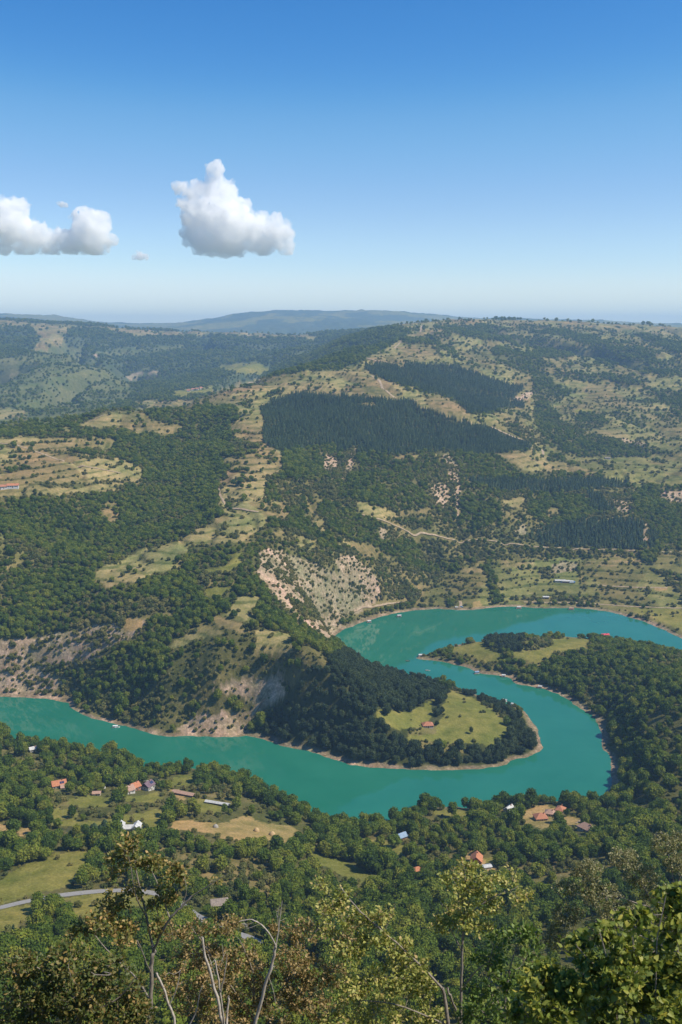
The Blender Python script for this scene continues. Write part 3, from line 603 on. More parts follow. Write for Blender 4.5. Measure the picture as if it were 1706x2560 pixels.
# ------------------------------------------------------------------ water
m_water, n, l, b = mat("water", (.008, .135, .095), .045, .5)
b.inputs["IOR"].default_value = 1.333
pos = n.new("ShaderNodeNewGeometry").outputs["Position"]
w1 = noise_node(n, l, pos, .02, 4); w2 = noise_node(n, l, pos, .9, 3)
l.new(ramp(n, l, w1, [(.3, (.012, .132, .086)), (.7, (.019, .156, .104))]), b.inputs["Base Color"])
bp = nnode(n, "ShaderNodeBump", Strength=.022, Distance=.12); l.new(w2, bp.inputs["Height"]); l.new(bp.outputs[0], b.inputs["Normal"])
x0, y0 = LAKE.min(0) - 60; x1, y1 = LAKE.max(0) + 60
tag(link("water", mesh_np("water", np.array([(x0, y0, 0), (x1, y0, 0), (x1, y1, 0), (x0, y1, 0)]), np.array([[0, 1, 2, 3]]), [m_water])), kind="structure")
# ------------------------------------------------------------------ vegetation
def leaf_mat(name, stops, trans=.22, noise_scale=.011, mixn=.42, rough=.75):
    m = bpy.data.materials.new(name); m.use_nodes = True
    n, l = m.node_tree.nodes, m.node_tree.links
    b = n["Principled BSDF"]; b.inputs["Roughness"].default_value = rough; b.inputs["Specular IOR Level"].default_value = .18
    oi = n.new("ShaderNodeObjectInfo").outputs["Random"]
    pos = n.new("ShaderNodeNewGeometry").outputs["Position"]
    nz = noise_node(n, l, pos, noise_scale, 3)
    isl = n.new("ShaderNodeNewGeometry").outputs["Random Per Island"]
    a = nnode(n, "ShaderNodeMix"); a.inputs[0].default_value = mixn
    l.new(oi, a.inputs[2]); l.new(nz, a.inputs[3])
    a2 = nnode(n, "ShaderNodeMix"); a2.inputs[0].default_value = .22
    l.new(a.outputs[0], a2.inputs[2]); l.new(isl, a2.inputs[3])
    c = ramp(n, l, a2.outputs[0], stops)
    l.new(c, b.inputs["Base Color"])
    t = n.new("ShaderNodeBsdfTranslucent")
    l.new(mixc(n, l, c, (1.5, 1.5, .6), 1.0, 'MULTIPLY'), t.inputs[0])
    ms = n.new("ShaderNodeMixShader"); ms.inputs[0].default_value = trans
    l.new(b.outputs[0], ms.inputs[1]); l.new(t.outputs[0], ms.inputs[2])
    l.new(ms.outputs[0], n["Material Output"].inputs[0])
    return m

m_leafF = leaf_mat("broadleaf_foliage", [(0.2, (0.0388, 0.0707, 0.0102)), (0.38, (0.0776, 0.1251, 0.014)), (0.58, (0.1422, 0.188, 0.0204)), (0.8, (0.237, 0.2372, 0.035))])
m_leafO = leaf_mat("oak_foliage", [(0.25, (0.0313, 0.0522, 0.0247)), (0.5, (0.0478, 0.0738, 0.0304)), (0.75, (0.0782, 0.1035, 0.038))])
m_leafB = leaf_mat("shrub_foliage", [(0.22, (0.076, 0.1, 0.0288)), (0.5, (0.1568, 0.1651, 0.0468)), (0.78, (0.2566, 0.2216, 0.0765))])
m_leafP = leaf_mat("pine_needles", [(0.2, (0.0345, 0.065, 0.03)), (0.5, (0.0633, 0.103, 0.046)), (0.8, (0.1092, 0.1478, 0.058))], trans=.1)
m_bark = mottled("bark", (.06, .048, .036), (.16, .13, .10), 6.0)

def ico(sub):
    import bmesh
    bm = bmesh.new(); bmesh.ops.create_icosphere(bm, subdivisions=sub, radius=1.0)
    V = np.array([v.co[:] for v in bm.verts]); Fc = np.array([[v.index for v in f.verts] for f in bm.faces]); bm.free()
    return V, Fc
ICO1, ICO2 = ico(1), ico(2)

def unit(v): return v / (np.linalg.norm(v, axis=-1, keepdims=True) + 1e-9)

def cards(P, N, size, r, jitter=.7):
    """irregular four-cornered leaf clumps at P facing roughly N"""
    k = len(P)
    N = unit(N + jitter * r.normal(size=(k, 3)))
    T = unit(np.cross(N, r.normal(size=(k, 3)))); B = np.cross(N, T)
    s = size * r.uniform(.6, 1.3, (k, 1))
    c = [(-.5, -.35), (.45, -.5), (.55, .4), (-.4, .5)]
    V = np.stack([P + T * s * (a + .15 * r.normal(size=(k, 1))) + B * s * (b_ + .15 * r.normal(size=(k, 1))) + N * s * .18 * r.normal(size=(k, 1)) for a, b_ in c], 1).reshape(-1, 3)
    q = np.arange(k * 4).reshape(k, 4)
    return V, np.concatenate([q[:, [0, 1, 2]], q[:, [0, 2, 3]]])

def tube(pts, rad, k=6):
    pts = np.asarray(pts, float); n_ = len(pts)
    d = np.gradient(pts, axis=0); d = unit(d)
    ref = np.tile([0.31, 0.93, 0.2], (n_, 1)); a = unit(np.cross(d, ref)); b_ = np.cross(d, a)
    an = np.arange(k) / k * 2 * np.pi
    V = pts[:, None] + np.asarray(rad)[:, None, None] * (a[:, None] * np.cos(an)[None, :, None] + b_[:, None] * np.sin(an)[None, :, None])
    ii = np.arange(n_ * k).reshape(n_, k); jj = np.roll(ii, -1, 1)
    q = np.stack([ii[:-1], jj[:-1], jj[1:], ii[1:]], -1).reshape(-1, 4)
    return V.reshape(-1, 3), np.concatenate([q[:, [0, 1, 2]], q[:, [0, 2, 3]]])

class Acc:
    def __init__(s): s.V, s.F, s.n = [], [], 0
    def add(s, VF):
        V, Fc = VF; s.V.append(V); s.F.append(Fc + s.n); s.n += len(V)
    def out(s): return np.concatenate(s.V), np.concatenate(s.F)

def crown_broad(seed, h=10., rad=3.6, lumps=11, ncards=900, csize=.95, base=.18):
    r = np.random.default_rng(seed); A = Acc(); cen = []
    zc = h * (.5 + base * .45); rz = h * (.5 - base * .45) * .66
    for i in range(lumps + 3):      # billows set round a dome
        f = (i + .5) / (lumps + 3); ct = 1 - 1.55 * f; st_ = math.sqrt(max(0, 1 - ct * ct)); ang = i * 2.39996 + r.uniform(-.35, .35)
        q = r.uniform(.62, 1.16); cr = rad * r.uniform(.26, .52)
        cen.append((np.array([rad * .62 * q * st_ * math.cos(ang), rad * .62 * q * st_ * math.sin(ang), zc + rz * q * ct]), cr))
    cen.append((np.array([0, 0, zc - rz * .1]), rad * .66))
    for c_, cr in cen:
        V, Fc = ICO1
        A.add((c_ + V * cr * .84 * np.array([1, 1, .9]) * r.uniform(.86, 1.12, (len(V), 1)), Fc))
    w = np.array([cr ** 2 for _, cr in cen]); cnt = np.maximum(8, (ncards * w / w.sum()).astype(int))
    for (c_, cr), k in zip(cen, cnt):
        d = unit(r.normal(size=(k, 3)) + np.array([0, 0, .25]))
        P = c_ + d * cr * r.uniform(.80, 1.34, (k, 1)) ** 1.15 * np.array([1, 1, .92])
        A.add(cards(P, d, csize, r))
    return A.out()

def trunk_broad(seed, h=10., rad=3.6):
    r = np.random.default_rng(seed + 100); A = Acc()
    A.add(tube([(0, 0, -.5), (.05, .02, h * .12), (.1, -.05, h * .3), (.0, .1, h * .6)], [.26, .21, .17, .07], 6))
    for i in range(4):
        a = i * 1.6 + r.uniform(-.3, .3); z0 = h * r.uniform(.16, .34)
        A.add(tube([(.05, 0, z0), (rad * .3 * math.cos(a), rad * .3 * math.sin(a), z0 + h * .14), (rad * .6 * math.cos(a), rad * .6 * math.sin(a), z0 + h * .24)], [.1, .07, .03], 5))
    return A.out()

def crown_pine(seed, h=12., rad=2.0, tiers=9, per=9):
    r = np.random.default_rng(seed); A = Acc()
    for t in range(tiers):
        f = t / (tiers - 1); z0 = h * (.16 + .80 * f); R0 = rad * (1 - f) ** .8 + .22
        for j in range(per):
            a = j * 2 * math.pi / per + t * .7 + r.uniform(-.2, .2); q = R0 * r.uniform(.8, 1.15)
            ca, sa = math.cos(a), math.sin(a); wd = .36 * q + .22
            V = np.array([(0, 0, z0 + .5), (ca * q * .6 - sa * wd, sa * q * .6 + ca * wd, z0 - .1 * q), (ca * q, sa * q, z0 - .38 * q + r.uniform(-.1, .1)), (ca * q * .6 + sa * wd, sa * q * .6 - ca * wd, z0 - .1 * q)])
            A.add((V, np.array([[0, 1, 2], [0, 2, 3]])))
    k = 110; f = r.uniform(0, 1, (k, 1)); a = r.uniform(0, 6.28, (k, 1))
    q = (rad * (1 - f) ** .8 + .2) * r.uniform(.55, 1.0, (k, 1))
    P = np.concatenate([q * np.cos(a), q * np.sin(a), h * (.16 + .8 * f)], 1)
    A.add(cards(P, np.concatenate([np.cos(a), np.sin(a), .6 + 0 * a], 1), .7, r))
    return A.out()

def trunk_pine(seed, h=12., rad=2.):
    return tube([(0, 0, -.5), (0.02, 0, h * .4), (0, 0.02, h * .97)], [.2, .13, .03], 6)

def crown_bush(seed, h=3., rad=2.0, lumps=6, ncards=420, csize=.45):
    r = np.random.default_rng(seed); A = Acc(); cen = []
    for i in range(lumps):
        a = i * 2.4 + r.uniform(-.5, .5); q = rad * r.uniform(.15, .62)
        cr = rad * r.uniform(.34, .52); cen.append((np.array([q * math.cos(a), q * math.sin(a), h * r.uniform(.28, .66)]), cr))
    for c_, cr in cen:
        V, Fc = ICO1; A.add((c_ + V * cr * .85 * r.uniform(.85, 1.1, (len(V), 1)), Fc))
        k = ncards // lumps; d = unit(r.normal(size=(k, 3)) + np.array([0, 0, .3]))
        A.add(cards(c_ + d * cr * r.uniform(.85, 1.25, (k, 1)), d, csize, r))
    V, Fc = A.out(); V[:, 2] = np.maximum(V[:, 2], -.2)
    return V, Fc

def proto(name, crown, trunk, leaf):
    """crown and trunk meshes, for single trees, plus both in one mesh for the massed woods"""
    cm = mesh_np(name + "_crown", crown[0], crown[1], [leaf]); tm = mesh_np(name + "_trunk", trunk[0], trunk[1], [m_bark], True)
    V = np.concatenate([crown[0], trunk[0]]); Fc = np.concatenate([crown[1], trunk[1] + len(crown[0])])
    fm = np.concatenate([np.zeros(len(crown[1])), np.ones(len(trunk[1]))])
    return cm, tm, mesh_np(name, V, Fc, [leaf, m_bark], False, fm)

BROAD, OAK, PINE, BUSH = [], [], [], []
for i in range(6):
    h, rad = (9.2, 4.3) if i < 4 else (10.5, 3.9)
    g, t = crown_broad(40 + i, h, rad, 12 + i % 3, 1500, .68, .10), trunk_broad(40 + i, h, rad)
    BROAD.append(proto("broadleaf_tree", g, t, m_leafF))
    g2 = crown_broad(70 + i, h, rad * .95, 10 + i % 3, 1100, .8, .08)
    OAK.append(proto("oak_tree", g2, t, m_leafO))
for i in range(4):
    PINE.append(proto("pine_tree", crown_pine(90 + i, 12., 1.9 + .2 * i), trunk_pine(0), m_leafP))
    BUSH.append(proto("shrub", crown_bush(120 + i), tube([(0, 0, -.4), (.1, .05, .6), (.15, .1, 1.3)], [.09, .07, .03], 5), m_leafB))

def scatter(name, pts, scl, protos, seed, label):
    """a wood too large to count: one object, points carrying instanced trees"""
    r = np.random.default_rng(seed); k = len(pts)
    if k == 0: return
    me = bpy.data.meshes.new(name); me.vertices.add(k); me.vertices.foreach_set("co", np.asarray(pts, np.float32).ravel())
    for nm, typ, dat, key in (("tree_scale", 'FLOAT_VECTOR', scl, "vector"), ("tree_turn", 'FLOAT', r.uniform(0, 6.283, k), "value"), ("tree_kind", 'INT', r.integers(0, len(protos), k), "value")):
        a = me.attributes.new(nm, typ, 'POINT'); a.data.foreach_set(key, np.asarray(dat, np.int32 if typ == 'INT' else np.float32).ravel())
    coll = bpy.data.collections.new(name + "_kinds")
    for i, p in enumerate(protos):
        coll.objects.link(bpy.data.objects.new("%s_kind_%02d" % (name, i), p[2]))
    ng = bpy.data.node_groups.new(name, 'GeometryNodeTree')
    ng.interface.new_socket("Geometry", in_out='INPUT', socket_type='NodeSocketGeometry'); ng.interface.new_socket("Geometry", in_out='OUTPUT', socket_type='NodeSocketGeometry')
    N, L = ng.nodes, ng.links
    gi, go = N.new("NodeGroupInput"), N.new("NodeGroupOutput"); ip = N.new("GeometryNodeInstanceOnPoints")
    ci = N.new("GeometryNodeCollectionInfo"); ci.inputs[0].default_value = coll; ci.inputs[1].default_value = True; ci.inputs[2].default_value = True
    def na(nm, typ):
        q = N.new("GeometryNodeInputNamedAttribute"); q.data_type = typ; q.inputs[0].default_value = nm; return q.outputs[0]
    cx = N.new("ShaderNodeCombineXYZ"); L.new(na("tree_turn", 'FLOAT'), cx.inputs[2])
    L.new(gi.outputs[0], ip.inputs["Points"]); L.new(ci.outputs[0], ip.inputs["Instance"]); ip.inputs["Pick Instance"].default_value = True
    L.new(na("tree_kind", 'INT'), ip.inputs["Instance Index"]); L.new(cx.outputs[0], ip.inputs["Rotation"]); L.new(na("tree_scale", 'FLOAT_VECTOR'), ip.inputs["Scale"])
    L.new(ip.outputs[0], go.inputs[0])
    o = link(name, me); mod = o.modifiers.new("trees", 'NODES'); mod.node_group = ng
    return tag(o, label, None, None, "stuff")

# clearings kept free of trees: roads and buildings add themselves here before planting
CLEAR = []          # (x, y, radius)
LINES = []          # (polyline, half width)

def jgrid(d0, d1, sp, r):
    ys = np.arange(d0, d1, sp); out = []
    for y in ys:
        w_ = .44 * y; xs = np.arange(-w_, w_, sp)
        out.append(np.stack([xs + r.uniform(-.46, .46, len(xs)) * sp + (sp * .5 if int(y / sp) % 2 else 0), y + r.uniform(-.46, .46, len(xs)) * sp], 1))
    return np.concatenate(out)

def visible(x, y, ztop):
    vis = np.ones(len(x), bool)
    for t in np.linspace(.25, .985, 46):
        vis &= height(x * t, y * t) < H + (ztop - H) * t + .3
    return vis

def steep(x, y):
    e_ = 4.0; gx_ = (height(x + e_, y) - height(x - e_, y)) / (2 * e_); gy_ = (height(x, y + e_) - height(x, y - e_)) / (2 * e_)
    return np.sqrt(1 + 3.2 * np.clip(gy_, 0, 2) ** 2 + 1.0 * gx_ ** 2)

def plant():
    r = np.random.default_rng(3)
    T = {k_: [] for k_ in ('broad', 'oak', 'pine', 'bush')}   # rows x, y, z, sx, sz
    for d0, d1, sp, grow in ((262, 900, 4.6, 1.0), (900, 1650, 3.7, .78), (1650, 2600, 5.6, .84), (2600, 4200, 9.5, 1.1), (4200, 6600, 16.0, 1.6), (6600, 8200, 30.0, 2.4)):
        p = jgrid(d0, d1, sp, r); x, y = p[:, 0], p[:, 1]
        z = height(x, y); c = cover(x, y, z); sdl = shore_d(x, y)
        rnd = r.random(len(x)) / (np.clip(.62 * steep(x, y), .6, 1.4) if d0 < 2600 else 1); lump = fbm(x / 45, y / 45, 3); lump2 = fbm(x / 140 + 5, y / 140, 3)
        ok = sdl > np.where(near_bank(x, y, z), 1.5, 5.0) + 3.5 * (fbm(x / 30, y / 30, 2))
        top = cover(x, y, z + 7.5 * grow, .6); openland = np.isin(top, (MM, DD, TT, SS, VV)) & (y < 1700)
        ok &= ~(openland & np.isin(c, (FF, OO, PP)))
        ph = np.mod(z / step + 0.8 * fbm(x / 200, y / 200, 3), 1.0)
        hedge = (ph < .20 + .1 * (y > 1700)) & (lump2 + .5 * lump > -.12)
        fs = r.uniform(.62, 1.15, len(x)) * grow * (1 + .3 * lump) * np.where(y < 900, .98, 1.0)
        pf = np.select([c == LL, c == FF, c == GG, c == OO, c == BB, c == HH, c == TT, c == VV], [.20 + .3 * (lump2 > .3), np.where(y < 900, .70, .96) - .5 * (lump2 + .5 * lump < np.where(y < 900, -.16, np.where(y < 1700, -.14, -.27))), np.where((y < 4300) & (x < -.2 * y), .6, .9), 0, .09, .06 + .35 * (lump2 > .25), .03 * (lump > .25), .02 * (lump > .25)], 0.0)
        pf = np.where(((c == TT) | (c == HH)) & hedge, np.maximum(pf, .16), pf)
        pf = np.where(near_bank(x, y, z) & (sdl < 24) & (c != MM) & (c != DD), .99, pf)
        tall = np.where(y < 1000, r.uniform(.72, 1.25, len(x)), r.uniform(.6, 1.0, len(x)))
        if d0 < 300:   # the steep wooded foot of the viewpoint
            pf = np.where(y < 330, .6, pf)
        m = ok & (rnd < pf)
        T['broad'].append(np.stack([x, y, z, fs * (.9 + .1 * lump), fs * tall], 1)[m])
        m = ok & (rnd < .98) & (c == OO); T['oak'].append(np.stack([x, y, z, fs * .86, fs * r.uniform(.8, 1.05, len(x))], 1)[m])
        m = ok & (rnd < .97) & (c == PP) & (d0 < 900); T['pine'].append(np.stack([x, y, z, fs * 1.25, fs * r.uniform(.8, 1.1, len(x)) * (.85 if d0 > 1000 else .35)], 1)[m])
    for d0, d1, sp, grow in ((900, 2300, 4.3, .78), (2300, 3600, 6.0, .95)):
        p = jgrid(d0, d1, sp, r); x, y = p[:, 0], p[:, 1]; z = height(x, y); c = cover(x, y, z, .9); m = (c == PP) & (r.random(len(x)) < .96) & (shore_d(x, y) > 6)
        fs = r.uniform(.8, 1.15, len(x)) * grow * (1 + .15 * fbm(x / 40, y / 40, 2))
        T['pine'].append(np.stack([x, y, z, fs * 1.15, fs * r.uniform(.78, 1.0, len(x))], 1)[m])
    for d0, d1, sp, grow in ((300, 900, 3.0, .95), (900, 1650, 2.7, 1.15), (1650, 2600, 5.0, 1.4), (2600, 4200, 13, 2.0)):
        p = jgrid(d0, d1, sp, r); x, y = p[:, 0], p[:, 1]
        z = height(x, y); c = cover(x, y, z); sdl = shore_d(x, y)
        rnd = r.random(len(x)) / (np.clip(.5 * steep(x, y), .5, 1.5) if d0 < 2600 else 1); lump = fbm(x / 30 + 3, y / 30, 3); lump2 = fbm(x / 120 + 50, y / 120, 3)
        ok = sdl > 4.5
        ph = np.mod(z / step + 0.8 * fbm(x / 200, y / 200, 3), 1.0); hedge = (ph < .22) & (lump2 + .5 * lump > -.2)
        pb = np.select([c == BB, c == SS, c == MM, c == DD, c == TT, c == VV, c == HH, c == FF], [.72 + .5 * lump, .15 + .18 * (y > 1080) + .6 * np.clip(lump + .4 * lump2, 0, 1), .015 + .10 * (lump > .42), .004, .02 + .08 * (lump > .3), .05 + .25 * (lump > .25), .10 + .2 * (lump > .2), np.where(y < 900, .45, .55)], 0.0)
        pb = np.where(((c == TT) | (c == VV) | (c == HH)) & hedge & (ph < .13), .6, pb)
        if d0 < 400: pb = np.where(y < 420, .3, pb)
        m = ok & (rnd < pb); fs = r.uniform(.4, 1.25, len(x)) * grow * (1 + .3 * lump) * np.where(c == BB, 1.25, 1.0)
        T['bush'].append(np.stack([x, y, z, fs, fs * r.uniform(.8, 1.3, len(x))], 1)[m])
    out = {}
    for k_, v_ in T.items():
        a = np.concatenate(v_)
        keep = np.ones(len(a), bool)
        rad = a[:, 3] * (3.0 if k_ in ('broad', 'oak') else 1.7)
        for cxx, cyy, rr in CLEAR: keep &= (a[:, 0] - cxx) ** 2 + (a[:, 1] - cyy) ** 2 > (rr + rad * .8) ** 2
        for pl, hw in LINES:
            lo, hi = pl.min(0) - 25, pl.max(0) + 25
            s_ = np.where((a[:, 0] > lo[0]) & (a[:, 0] < hi[0]) & (a[:, 1] > lo[1]) & (a[:, 1] < hi[1]))[0]
            if len(s_): keep[s_] &= seg_dist(a[s_, 0], a[s_, 1], pl, False) > hw + rad[s_] * .7
        out[k_] = a[keep]
    return out

# ------------------------------------------------------------------ roads and tracks
m_asph = mottled("asphalt", (.20, .19, .18), (.27, .26, .25), .5, c3=(.23, .22, .2))
m_dirt = mottled("dirt", (.24, .17, .10), (.44, .34, .23), .25)

def ribbon(name, pix, width, m, lift=.25, n_=3, dmin=230):
    P = np.array([hit(px, py, dmin) for px, py in pix])[:, :2]
    P = chaikin(P, False, n_)
    seg = np.linalg.norm(np.diff(P, axis=0), axis=1); s = np.concatenate([[0], np.cumsum(seg)])
    k = max(4, int(s[-1] / 3.0)); t = np.linspace(0, s[-1], k)
    P = np.stack([np.interp(t, s, P[:, 0]), np.interp(t, s, P[:, 1])], 1)
    kw_ = min(21, (k // 4) * 2 + 1)
    if kw_ > 3:
        ker = np.hanning(kw_ + 2)[1:-1]; ker /= ker.sum(); Q_ = np.pad(P, ((kw_ // 2, kw_ // 2), (0, 0)), mode='reflect', reflect_type='odd')
        P = np.stack([np.convolve(Q_[:, a], ker, 'valid') for a in (0, 1)], 1)
    d_ = unit(np.gradient(P, axis=0)); nrm = np.stack([-d_[:, 1], d_[:, 0]], 1)
    wv = width * (1 + .12 * fbm(t / 12, t * 0 + 3.3, 2))
    rows = []
    zc = height(P[:, 0], P[:, 1])
    for o in (-.5, -.2, .2, .5):
        Q = P + nrm * (wv * o)[:, None]
        rows.append(np.stack([Q[:, 0], Q[:, 1], np.maximum(height(Q[:, 0], Q[:, 1]), zc - .15) + lift - (.12 if abs(o) > .4 else 0)], 1))
    V = np.stack(rows, 1).reshape(-1, 3); ii = np.arange(k * 4).reshape(k, 4)
    q = np.stack([ii[:-1, :-1], ii[:-1, 1:], ii[1:, 1:], ii[1:, :-1]], -1).reshape(-1, 4)
    LINES.append((P, width * .5 + .6))
    if name == 'road':
        for k_ in (5.0, 10.0): LINES.append((P * (1 - k_ / np.linalg.norm(P, axis=1, keepdims=True)), 3.5))
    return tag(link(name, mesh_np(name, V, q, [m], True)), kind="structure")

ribbon("road", C7(-120,380, 0,345, 140,315, 300,290, 420,275, 540,270, 650,268, 730,280, 800,305, 870,365, 930,410, 1020,450, 1130,485, 1215,512, 1300,560), 5.0, m_asph, .3)
for pts, w in ((C1(-60,620, 20,640, 140,672, 260,710, 330,738, 400,750, 480,765, 560,780), 3.2), (C1(340,550, 420,535, 480,512), 2.8), (C1(990,420, 1050,408, 1120,380, 1165,362), 3.4),
               (C3(1005,40, 1015,75, 1030,110, 1048,133, 1100,141, 1190,148), 3.0),
               (C4(70,155, 100,168, 185,195, 260,218, 340,243, 480,266, 600,270, 720,288, 830,300, 950,312, 1060,320, 1180,324, 1300,326, 1400,332, 1568,330, 1750,325), 2.2),
               (C2(140,330, 185,365, 205,400, 245,432), 5.0), (C2(690,568, 780,605, 860,640, 915,665, 930,693), 4.5),
               (C4(840,562, 960,566, 1080,560, 1180,572, 1260,578, 1350,583, 1480,590, 1580,588, 1700,590), 2.6), (C4(1180,485, 1300,492, 1400,495, 1500,497), 2.6),
               (C4(548,558, 552,575, 545,590), 4.0), (C4(60,610, 120,585, 200,575, 300,560), 2.2), (C2(370,100, 368,115, 365,130), 6.0), (C2(245,205, 258,190, 280,170), 5.0), (C2(120,250, 150,255, 180,268, 210,270), 5.0),
               (C5(1230,170, 1180,250, 1160,290), 2.0), (C6(1080,770, 1110,750), 2.0)):
    ribbon("dirt_track", pts, w, m_dirt, .4)

# ------------------------------------------------------------------ buildings
m_white = mottled("lime_wash", (.50, .48, .44), (.64, .62, .58), .8)
m_cream = mottled("render_wall", (.45, .38, .29), (.58, .50, .40), .8)
m_brick = mottled("brick_wall", (.28, .15, .10), (.40, .22, .15), 2.0)
m_wood = mottled("weathered_boards", (.10, .08, .06), (.20, .16, .12), 1.5)
m_tile = mottled("clay_tiles", (.26, .10, .06), (.42, .19, .115), 1.1, c3=(.34, .135, .08))
m_tileo = mottled("orange_tiles", (.36, .14, .075), (.50, .22, .12), 1.1)
m_tilep = mottled("faded_tiles", (.30, .18, .13), (.44, .29, .22), 1.0)
m_roofg = mottled("shingle_roof", (.17, .14, .12), (.30, .25, .21), 1.5)
m_roofw = mottled("pale_sheet_roof", (.40, .395, .38), (.55, .545, .53), .6, rough=.5)
m_roofb = mottled("blue_sheet_roof", (.16, .24, .36), (.24, .33, .46), .6, rough=.5)
m_roofd = mottled("plum_roof", (.12, .08, .10), (.20, .14, .16), 1.0)
m_pink = mottled("crimson_sheet_roof", (.52, .035, .07), (.62, .06, .10), .6, rough=.5)
m_glass, *_ = mat("window_glass", (.03, .04, .05), .1, .6)
m_door, *_ = mat("door_paint", (.10, .06, .04), .5)
m_solar, *_ = mat("solar_cells", (.02, .035, .09), .2, .6)

def boxm(x0, x1, y0, y1, z0, z1):
    V = np.array([(x, y, z) for z in (z0, z1) for x, y in ((x0, y0), (x1, y0), (x1, y1), (x0, y1))], float)
    return V, [(0, 3, 2, 1), (4, 5, 6, 7), (0, 1, 5, 4), (1, 2, 6, 5), (2, 3, 7, 6), (3, 0, 4, 7)]

def join(*VF):
    V, Fc, k = [], [], 0
    for v, f in VF:
        V.append(np.asarray(v, float)); Fc += [tuple(int(i) + k for i in q) for q in f]; k += len(v)
    return np.concatenate(V), Fc

def part(name, VF, m, parent, smooth_=False):
    return link(name, mesh_np(name, VF[0], VF[1], [m], smooth_), parent)

def roof_geo(w, d, h, rise, hip, oh=.55, th=.22):
    X, Y = w / 2 + oh, d / 2 + oh; drop = oh * rise / (d / 2) * .8
    k = min(X * .92, Y * .95) if hip else 0.0
    V = []
    for dz in (0, th):
        V += [(-X, -Y, h - drop + dz), (X, -Y, h - drop + dz), (X, Y, h - drop + dz), (-X, Y, h - drop + dz), (-X + k, 0, h + rise + dz), (X - k, 0, h + rise + dz)]
    Fc = [(6, 7, 11, 10), (8, 9, 10, 11), (7, 8, 11), (9, 6, 10), (1, 0, 4, 5), (3, 2, 5, 4), (2, 1, 5), (0, 3, 4), (0, 1, 7, 6), (1, 2, 8, 7), (2, 3, 9, 8), (3, 0, 6, 9)]
    return np.array(V, float), Fc

def wall_geo(w, d, h, rise, hip, base=-2.0):
    x, y = w / 2, d / 2
    if hip: return boxm(-x, x, -y, y, base, h)
    V = np.array([(-x, -y, base), (x, -y, base), (x, y, base), (-x, y, base), (-x, -y, h), (x, -y, h), (x, y, h), (-x, y, h), (-x, 0, h + rise - .05), (x, 0, h + rise - .05)], float)
    return V, [(0, 1, 5, 4), (2, 3, 7, 6), (1, 2, 6, 9, 5), (3, 0, 4, 8, 7), (4, 5, 9, 8), (6, 7, 8, 9), (0, 3, 2, 1)]

def block(root, w, d, h, rise, hip, mw, mr, off=(0, 0), turn=0, chimney=True, openings=True):
    """one roofed volume with its openings, in the root's space"""
    c_, s_ = math.cos(turn), math.sin(turn)
    def tr(VF):
        V = VF[0].copy(); x = V[:, 0] * c_ - V[:, 1] * s_ + off[0]; y = V[:, 0] * s_ + V[:, 1] * c_ + off[1]
        V[:, 0], V[:, 1] = x, y; return V, VF[1]
    wl = part("wall", tr(wall_geo(w, d, h, rise, hip)), mw, root)
    rf = part("roof", tr(roof_geo(w, d, h, rise, hip)), mr, root)
    if chimney: part("chimney", tr(boxm(w * .2, w * .2 + .7, -.9, -.2, h + rise * .5, h + rise + .8)), m_brick, rf)
    if openings:
        part("door", tr(boxm(-.5, .5, -d / 2 - .06, -d / 2 + .05, 0, min(2.1, h - .2))), m_door, root)
        for sx in (-.36, -.18, .24, .38):
            if abs(sx) * w > 1.2:
                wd = part("window", tr(boxm(sx * w - .5, sx * w + .5, -d / 2 - .05, -d / 2 + .05, h * .38, h * .78)), m_white, root)
                part("pane", tr(boxm(sx * w - .4, sx * w + .4, -d / 2 - .09, -d / 2 - .04, h * .42, h * .75)), m_glass, wd)
        for ex in (-1, 1):
            wd = part("window", tr(boxm(*(sorted((ex * (w / 2 - .05), ex * (w / 2 + .05)))), -.5, .5, h * .4, h * .8)), m_white, root)
            part("pane", tr(boxm(*(sorted((ex * (w / 2 + .04), ex * (w / 2 + .09)))), -.4, .4, h * .44, h * .77)), m_glass, wd)
    return rf

def house(name, px, py, w, d, h, rise, hip, rot, mw, mr, label, cat="house", group=None, clear=None, wing=None, solar=False, **kw):
    p = hit(px, py); e = empty(name, p, R(rot)); e.scale = (.92, .92, .92); tag(e, label, cat, group)
    rf = block(e, w, d, h, rise, hip, mw, mr, **kw)
    if wing:
        for (ww, wd_, wh, wr, whip, ox, oy, tn, wmw, wmr) in wing:
            block(e, ww, wd_, wh, wr, whip, wmw, wmr, (ox, oy), R(tn), False, False)
    if solar:
        sl = rise / (d / 2)
        for i in range(2):
            x0, y0 = .4 + i * 1.8, -d / 2 + .9; y1 = y0 + 2.0
            V = [(x0, y0, h + (y0 + d / 2) * sl * .96 + .34), (x0 + 1.6, y0, h + (y0 + d / 2) * sl * .96 + .34), (x0 + 1.6, y1, h + (y1 + d / 2) * sl * .96 + .34), (x0, y1, h + (y1 + d / 2) * sl * .96 + .34)]
            V += [(a, b_, c_ - .1) for a, b_, c_ in V]
            part("solar_panel", (np.array(V), [(0, 1, 2, 3), (4, 7, 6, 5), (0, 4, 5, 1), (1, 5, 6, 2), (2, 6, 7, 3), (3, 7, 4, 0)]), m_solar, rf)
    rr = clear if clear else max(w, d) * .62 + 1
    CLEAR.append((p[0], p[1], rr))
    # keep the sight line in front of it open, as the yards in the photograph do
    f = unit(-p[:2]); CLEAR.append((p[0] + f[0] * rr * 1.0, p[1] + f[1] * rr * 1.0, rr * .75)); CLEAR.append((p[0] + f[0] * rr * 1.9, p[1] + f[1] * rr * 1.9, rr * .6))
    return e

